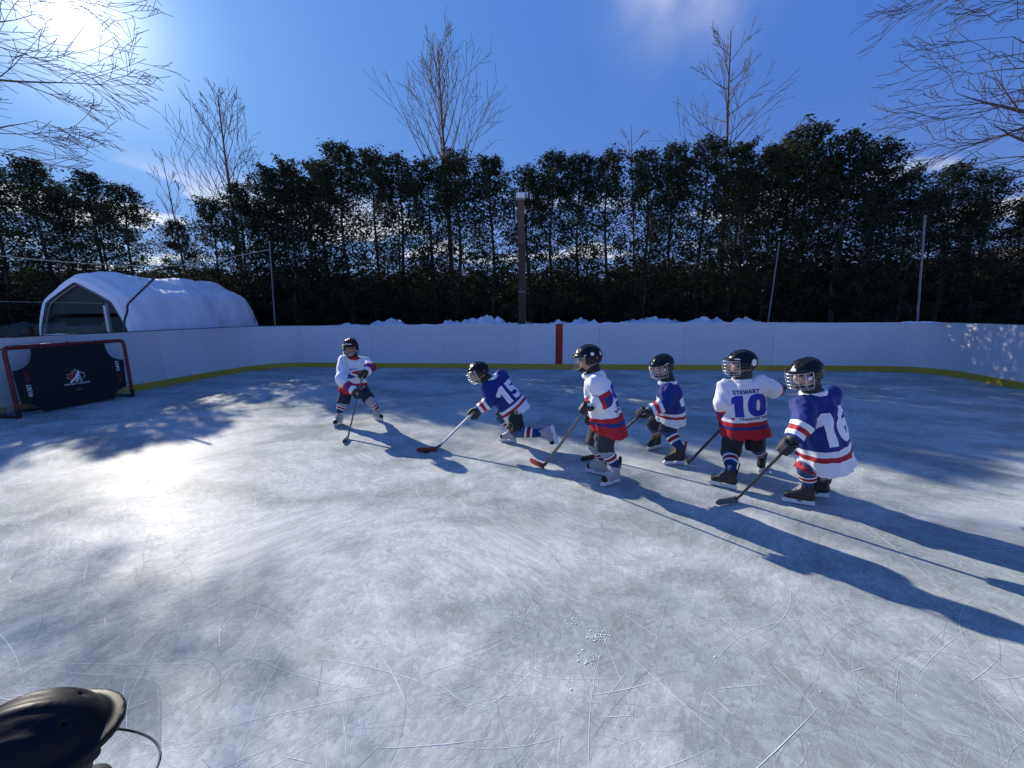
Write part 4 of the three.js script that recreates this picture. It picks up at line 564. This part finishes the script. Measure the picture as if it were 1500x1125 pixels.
    { const src = g0.attributes.normal, ix = g0.index.array, nn = new Float32Array(p.count * 3); for (let i = 0; i < p.count; i++) { nn[i * 3] = src.getX(ix[i]); nn[i * 3 + 1] = src.getY(ix[i]); nn[i * 3 + 2] = src.getZ(ix[i]); } nI.setAttribute('normal', new THREE.BufferAttribute(nn, 3)); }
    const jersey = part(d.base ? 'jacket' : 'jersey', nI, phys(1, 1, 1, 0.78, { map: jerseyTex(d), sheen: 0.25, sheenRoughness: 0.6 }), t);
    jersey.userData.label = d.jersey;
    const cg = new THREE.TorusGeometry(0.082, 0.016, 8, 28).scale(1, 1.0, 1.5); cg.rotateX(Math.PI / 2); cg.scale(0.95, 1, 1.08); cg.applyQuaternion(frameQuat(right, up, fwd.clone().negate())); const cp = top.clone().addScaledVector(up, 0.036).addScaledVector(fwd, 0.015); cg.translate(cp.x, cp.y, cp.z); part('collar', cg, d.collar, jersey);
    const ng = surf((x, y, z) => smin(cap(x, y, z, top.clone().addScaledVector(up, -0.02), J.head.clone().addScaledVector(hu, -0.105).addScaledVector(J.hfwd, -0.022), 0.08, 0.07), 1, 0.01) + 0.004 * pn(x * 30, y * 40, z * 30), ...bounds([top, J.head], 0.12), 0.011); part('neck_guard', ng, d.neckMat ?? padBlack, t); }
  // trousers and socks
  { const mid = J.hipL.clone().lerp(J.hipR, 0.5).addScaledVector(up, 0.05), f = (x, y, z) => { let v = cap(x, y, z, J.hipL, J.hipR, 0.1, 0.1); v = smin(v, Math.hypot(x - mid.x, y - mid.y, z - mid.z) - 0.13, 0.05); for (const s of ['L', 'R']) { const h = J['hip' + s], k = J['kn' + s], n = k.clone().sub(h).normalize(), e = k.clone().addScaledVector(n, 0.03); v = smin(v, smax(cap(x, y, z, h, e, d.thigh ?? 0.1, (d.thigh ?? 0.1) * 0.96), (x - e.x) * n.x + (y - e.y) * n.y + (z - e.z) * n.z, 0.01), 0.03); } return smax(v, -Math.max(0.03 - hemY(x, y, z), torso(x, y, z)[0] - 0.03), 0.01) + 0.012 * pn(x * 12, y * 10, z * 12 + d.seed) + 0.012 * Math.abs(pn(x * 16, y * 17, z * 16 + d.seed)); };
    const pants = part('hockey_pants', surf(f, ...bounds([J.hipL, J.hipR, J.knL, J.knR, mid], 0.17), 0.0125), d.pants, t); pants.userData.label = d.pantsLabel; }
  for (const s of ['L', 'R']) {
    const k = J['kn' + s], a = feet[s].ank.clone().addScaledVector(feet[s].y, 0.035), n = a.clone().sub(k), l = n.length(); n.normalize();
    const front = feet[s].x.clone(); front.addScaledVector(n, -front.dot(n)).normalize();
    const k0 = k.clone().addScaledVector(n, 0.0), sh0 = k.clone().addScaledVector(front, 0.018), sh1 = k.clone().addScaledVector(n, l * 0.65).addScaledVector(front, 0.012);
    const g = surf((x, y, z) => smin(smin(cap(x, y, z, k0, a, 0.068, 0.046), cap(x, y, z, sh0, sh1, 0.066, 0.045), 0.03), cap(x, y, z, k, k.clone().addScaledVector(n, l * 0.5).addScaledVector(front, -0.014), 0.05, 0.052), 0.03) + 0.005 * pn(x * 20, y * 24, z * 20 + d.seed), ...bounds([k0, a, sh0, sh1], 0.1), 0.01), p = g.attributes.position, uv = [];
    for (let i = 0; i < p.count; i++) uv.push(0.5, 1 - clamp(((p.getX(i) - k.x) * n.x + (p.getY(i) - k.y) * n.y + (p.getZ(i) - k.z) * n.z) / l, 0.01, 0.99)); g.setAttribute('uv', new THREE.BufferAttribute(new Float32Array(uv), 2)); part('sock', g, d.sock ?? SOCK, t);
    const sk = part('skate', BOOT, d.boot, t); sk.quaternion.copy(feet[s].q); sk.position.copy(feet[s].o); part('toe_cap', TOECAP, d.toe ?? padBlack, sk); part('blade_holder', HOLDER, plasticWhite, sk); part('runner', RUNNER, bladeSteel, sk); part('laces', LACES, d.laces ?? gloveWhite, sk); part('tendon_guard', TENDON, d.tendon ?? padBlack, sk);
  }
  // gloves
  for (const s of ['L', 'R']) {
    const g = J['hand' + s], el = J['el' + s], onStick = J.butt && (d.hands ?? 'L').includes(s), axis = onStick ? J.butt.clone().sub(J.heel).normalize() : (() => { const w = el.clone().sub(g).normalize(), q = V(0.2, 1, 0.3); return q.addScaledVector(w, -q.dot(w)).normalize(); })();
    const G = gloveField(g, axis, el, s === 'L' ? 1 : -1, 1.12), [lo, hi] = bounds([...G.caps.flatMap((c) => [c[0], c[1]]), G.cuff[0], G.cuff[1]], 0.08);
    const glove = part('glove', surf((x, y, z) => { let v = 1; for (const c of G.palm) v = smin(v, cap(x, y, z, ...c), 0.02); let fg = 1; for (const c of G.caps) fg = Math.min(fg, cap(x, y, z, ...c)); return smin(v, fg, 0.007); }, lo, hi, 0.0062), gloveBlack, t);
    part('glove_cuff', surf((x, y, z) => smax(cap(x, y, z, ...G.cuff), (x - G.cuff[1].x) * G.to.x + (y - G.cuff[1].y) * G.to.y + (z - G.cuff[1].z) * G.to.z - 0.012, 0.006), ...bounds([G.cuff[0], G.cuff[1]], 0.09), 0.008), d.cuffMat ?? gloveBlack, glove);
    const kn = bar(G.cuff[0].clone().addScaledVector(G.to, 0.006), G.cuff[0].clone().addScaledVector(G.to, 0.02), 0.053, 0.056, 18); part('glove_stripe', kn, gloveWhite, glove);
  }
  // helmet
  { const h = part('helmet', HELMET, d.shell ?? shellBlack, t); h.position.copy(J.head); h.quaternion.copy(HQ); h.scale.setScalar(hs);
    if (d.visor) { const vm = part('visor', VISOR, phys(0.9, 0.92, 0.93, 0.03, { transmission: 1, thickness: 0, side: THREE.DoubleSide }), h); vm.userData.label = 'clear plastic visor'; const vx = d.visor === true ? 1 : d.visor; vm.scale.set(vx, vx > 1 ? 1.25 : 1, vx > 1 ? 1.12 : 1); const ve = part('visor_edge', tube(Array.from({ length: 13 }, (_, i) => { const a = lerp(-1.35, 1.35, i / 12); return V(0.015 + Math.cos(a) * 0.139, -0.085 + 0.035 * (a / 1.35) ** 2, Math.sin(a) * 0.11); }), 0.0022, 5, 40), wireDark, h); ve.scale.copy(vm.scale); }
    else part('face_cage', CAGE, d.wire ?? wireMat, h);
    part('chin_cup', surf((x, y, z) => Math.max((Math.hypot((x - 0.085) / 0.04, (y + 0.1) / 0.028, z / 0.042) - 1) * 0.028, 0.055 - x), [0.03, -0.15, -0.06], [0.14, -0.06, 0.06], 0.006), d.chin ?? padBlack, h);
    for (const q of [-1, 1]) part('chin_strap', tube([V(0.0, -0.08, q * 0.096), V(0.04, -0.11, q * 0.07), V(0.085, -0.11, q * 0.035)], 0.005, 5, 14), padBlack, h);
    for (const q of [-1, 1]) part('ear_loop', new THREE.TorusGeometry(0.026, 0.006, 6, 18).translate(0.004, -0.045, q * 0.108), earMat, h);
    for (const [x, y, z, w, hh, mat] of d.stickers ?? []) { const n = V(x / 0.142 ** 2, (y - 0.012) / 0.122 ** 2, z / 0.112 ** 2).normalize(), k = 1 / Math.hypot(x / 0.142, (y - 0.012) / 0.122, z / 0.112), c = V(x * k, (y - 0.012) * k + 0.012, z * k).addScaledVector(n, 0.004), g = new THREE.SphereGeometry(1, 14, 10).scale(w, hh, 0.004); const ux = V(0, 1, 0).cross(n).normalize(); g.applyQuaternion(frameQuat(ux, n.clone().cross(ux), n)); g.translate(c.x, c.y, c.z); part('sticker', g, mat ?? plasticWhite, h); }
    for (const [x, y] of [[0.06, 0.03], [-0.06, 0.0]]) for (const q of [-1, 1]) part('side_screw', new THREE.SphereGeometry(0.006, 8, 6).translate(x, y, q * (Math.sqrt(1 - (x / 0.142) ** 2 - ((y - 0.012) / 0.122) ** 2) * 0.112 + 0.003)), wireMat, h);
  }
  // stick
  if (J.butt) {
    const st = thing('hockey_stick', d.stickLabel, 'hockey stick', J0.base, 'hockey sticks held by the players'), ax = J.butt.clone().sub(J.heel).normalize(), side = J.tip.clone().sub(J.heel).setY(0).normalize(), zz = side.clone().addScaledVector(ax, -side.dot(ax)).normalize(), xx = zz.clone().cross(ax).normalize(), len = J.butt.distanceTo(J.heel);
    const q = frameQuat(xx, ax, xx.clone().cross(ax)), seg = (s0, s1, k, rr) => { const g = new RoundedBoxGeometry(0.02 * k, s1 - s0, 0.029 * k, 2, rr); g.applyQuaternion(q); const c = J.heel.clone().addScaledVector(ax, (s0 + s1) / 2); g.translate(c.x, c.y, c.z); return g; };
    part('shaft', seg(0.02, len - 0.13, 0.95, 0.005), d.shaft, st); part('grip_tape', seg(len - 0.13, len, 1.06, 0.005), d.tape ?? gloveWhite, st); part('butt_knob', seg(len, len + 0.016, 1.3, 0.006), d.tape ?? gloveWhite, st);
    const Lb = 0.25, P = [], I = [], n = 12, nrm = V(-side.z, 0, side.x);
    for (let i = 0; i <= n; i++) { const u = i / n, c = J.heel.clone().addScaledVector(side, Lb * u).addScaledVector(nrm, 0.028 * u * u * (d.curve ?? 1)), e = u > 0.82 ? Math.sqrt(Math.max(0, 1 - ((u - 0.82) / 0.18) ** 2)) : 1, y0 = 0.004 + (1 - e) * 0.022, y1 = y0 + 0.006 + 0.052 * e * (0.85 + 0.15 * u), th = lerp(0.0075, 0.0035, u); for (const [yy, s] of [[y0, -1], [y1, -1], [y1, 1], [y0, 1]]) P.push(c.x + nrm.x * th * s, yy, c.z + nrm.z * th * s); }
    for (let i = 0; i < n; i++) for (let k = 0; k < 4; k++) { const a = i * 4 + k, b = i * 4 + (k + 1) % 4; I.push(a, b, a + 4, b, b + 4, a + 4); } I.push(0, 1, 2, 0, 2, 3, n * 4, n * 4 + 2, n * 4 + 1, n * 4, n * 4 + 3, n * 4 + 2);
    const bl = part('blade', geom(P, I).toNonIndexed(), d.blade, st); bl.geometry.computeVertexNormals();
    part('hosel', bar(V(J.heel.x, 0.03, J.heel.z).addScaledVector(side, 0.03), J.heel.clone().addScaledVector(ax, 0.07), 0.013, 0.014, 8), d.blade2 ?? d.shaft, bl);
  }
  return t;
}
const white = std(0.8, 0.81, 0.83, 0.85), redCloth = std(0.3, 0.02, 0.03, 0.85), navy = std(0.014, 0.018, 0.042, 0.8), blackCloth = std(0.013, 0.014, 0.018, 0.75), greyBoot = std(0.36, 0.37, 0.39, 0.55), blackBoot = std(0.016, 0.016, 0.018, 0.5), redBlade = std(0.26, 0.025, 0.02, 0.5), graphite = std(0.03, 0.032, 0.036, 0.4), greyShaft = std(0.12, 0.125, 0.13, 0.4), blackTape = std(0.015, 0.015, 0.017, 0.8), olive = std(0.38, 0.3, 0.03, 0.8), silver = std(0.5, 0.52, 0.54, 0.35);
const G1 = 'young hockey players on the ice';
makePlayer(POSES.A, { label: 'player in white and red jersey facing camera, farthest back near the goal', group: G1, jersey: 'white jersey with dark red bands and triangle crest', team: 'white', seed: 1, pants: navy, pantsLabel: 'dark navy hockey pants', sock: SOCK_SNOWY, boot: greyBoot, collar: redCloth, neckMat: std(0.1, 0.012, 0.02, 0.85), wire: wireDark, chin: silver, hands: 'LR', stickers: [[0.12, 0.07, 0.02, 0.05, 0.011, silver]], stickLabel: 'black hockey stick held upright by player nearest the goal', shaft: greyShaft, blade: graphite, cuffMat: gloveBlack, sw: 0.15 });
makePlayer(POSES.B, { label: 'player in blue jersey number 15 lunging for the puck', group: G1, jersey: 'blue jersey with white 15 on the back', team: 'blue', num: '15', seed: 2, pants: blackCloth, pantsLabel: 'black hockey pants', boot: greyBoot, collar: white, stickLabel: 'hockey stick with red blade reaching the puck', shaft: silver, blade: redBlade, blade2: graphite, stickers: [[0.06, 0.045, -0.1, 0.03, 0.005]], hemD: 0.15 });
makePlayer(POSES.C, { label: 'player in white jersey standing sideways in the middle, clear visor', group: G1, jersey: 'white jersey with red and blue bands seen from the side', team: 'white', num: '9', seed: 3, pants: std(0.03, 0.034, 0.045, 0.85), pantsLabel: 'dark hockey pants', sock: SOCK_SNOWY, boot: greyBoot, collar: white, visor: true, cuffMat: gloveWhite, hemTilt: 0.5, stickers: [[-0.02, 0.045, -0.11, 0.018, 0.018], [0.06, 0.045, -0.1, 0.024, 0.005], [-0.1, 0.03, -0.075, 0.01, 0.02]], stickLabel: 'hockey stick with red blade held by white jersey in the middle', shaft: greyShaft, blade: redBlade, blade2: graphite, tape: white });
makePlayer(POSES.D, { label: 'smallest player in blue jersey with yellow skate laces', group: G1, jersey: 'blue jersey with white and red hem stripes', team: 'blue', num: '4', seed: 4, hemTilt: 0.25, pants: navy, pantsLabel: 'navy hockey pants', boot: blackBoot, laces: olive, tendon: std(0.5, 0.04, 0.06, 0.7), collar: white, stickers: [[0.125, 0.06, 0.01, 0.014, 0.012], [0.03, 0.04, -0.11, 0.03, 0.005], [0.06, -0.02, -0.095, 0.014, 0.016]], stickLabel: 'thin black hockey stick partly behind the middle white jersey', shaft: graphite, blade: graphite, tape: blackTape });
makePlayer(POSES.E, { label: 'player in white jersey number 10 with back to camera', group: G1, jersey: 'white jersey with blue 10 and lettering on the back', team: 'white', num: '10', name: 'STEWART', cuff: '#a3182c', seed: 5, pants: blackCloth, pantsLabel: 'baggy black hockey pants', boot: blackBoot, collar: white, neckMat: std(0.05, 0.052, 0.056, 0.9), stickers: [[-0.085, 0.015, -0.095, 0.026, 0.034], [0.06, 0.05, -0.1, 0.03, 0.006]], stickLabel: 'black hockey stick held in front by number 10', shaft: graphite, blade: graphite, tape: blackTape, sw: 0.15 });
makePlayer(POSES.F, { label: 'player in blue jersey number 16 with red pants, rightmost', group: G1, jersey: 'blue jersey with white 16 on the back', team: 'blue', num: '16', seed: 6, pants: std(0.33, 0.015, 0.025, 0.8), pantsLabel: 'bright red hockey pants', boot: blackBoot, collar: white, stickers: [[0.128, 0.055, -0.02, 0.024, 0.018], [0.06, -0.02, -0.095, 0.018, 0.02]], stickLabel: 'black hockey stick with small grey blade held by number 16', shaft: graphite, blade: greyShaft, tape: blackTape, hemD: 0.195, hemW: 0.215, hemTilt: 0.25 });
{ const t = part('puck', (() => { const g = new THREE.LatheGeometry([[0, 0], [0.034, 0], [0.038, 0.003], [0.038, 0.0225], [0.034, 0.0255], [0, 0.0255]].map(([x, y]) => new THREE.Vector2(x, y)), 28); g.translate(-1.07, 0.002, -4.76); return g; })(), std(0.012, 0.012, 0.013, 0.6), scene); t.userData = { label: 'black rubber puck just below the lunging player’s stick blade', category: 'puck' }; }
// small crouching player right beside the camera, only the helmet in frame
{
  const F = [0.864, -0.502], R = [0.502, 0.864], at = (a, y, b) => [F[0] * a + R[0] * b, y, F[1] * a + R[1] * b];
  makePlayer({ head: [0, 0.772, 0], neck: at(-0.06, 0.68, 0), shL: at(-0.1, 0.62, -0.12), shR: at(-0.1, 0.62, 0.12), elL: at(-0.06, 0.44, -0.2), elR: at(-0.06, 0.44, 0.2), handL: at(0.1, 0.36, -0.17), handR: at(0.1, 0.36, 0.17), hem: at(-0.22, 0.3, 0), hipL: at(-0.2, 0.37, -0.08), hipR: at(-0.2, 0.37, 0.08), knL: at(0.02, 0.29, -0.1), knR: at(0.02, 0.29, 0.1), heelL: at(-0.16, 0, -0.1), toeL: at(0.04, 0, -0.1), heelR: at(-0.16, 0, 0.1), toeR: at(0.04, 0, 0.1), base: [-1.03, 0, -0.69], fwd: at(1, 0, 0), hfwd: at(0.998, -0.06, 0) },
    { label: 'small player in black helmet and clear visor at bottom left corner', group: G1, jersey: 'black winter jacket', base: '#0b0c0f', team: 'none', seed: 7, pants: blackCloth, pantsLabel: 'black pants', boot: blackBoot, collar: blackCloth, visor: 1.32, skin: blackCloth, shell: phys(0.008, 0.0085, 0.01, 0.46, { specularIntensity: 0.3 }), sw: 0.12, hemW: 0.17, hemD: 0.14, headScale: 1.04, hands: '', stickers: [[0.08, 0.03, -0.09, 0.006, 0.01]] });
}

shade(scene);
renderer.render(scene, camera);
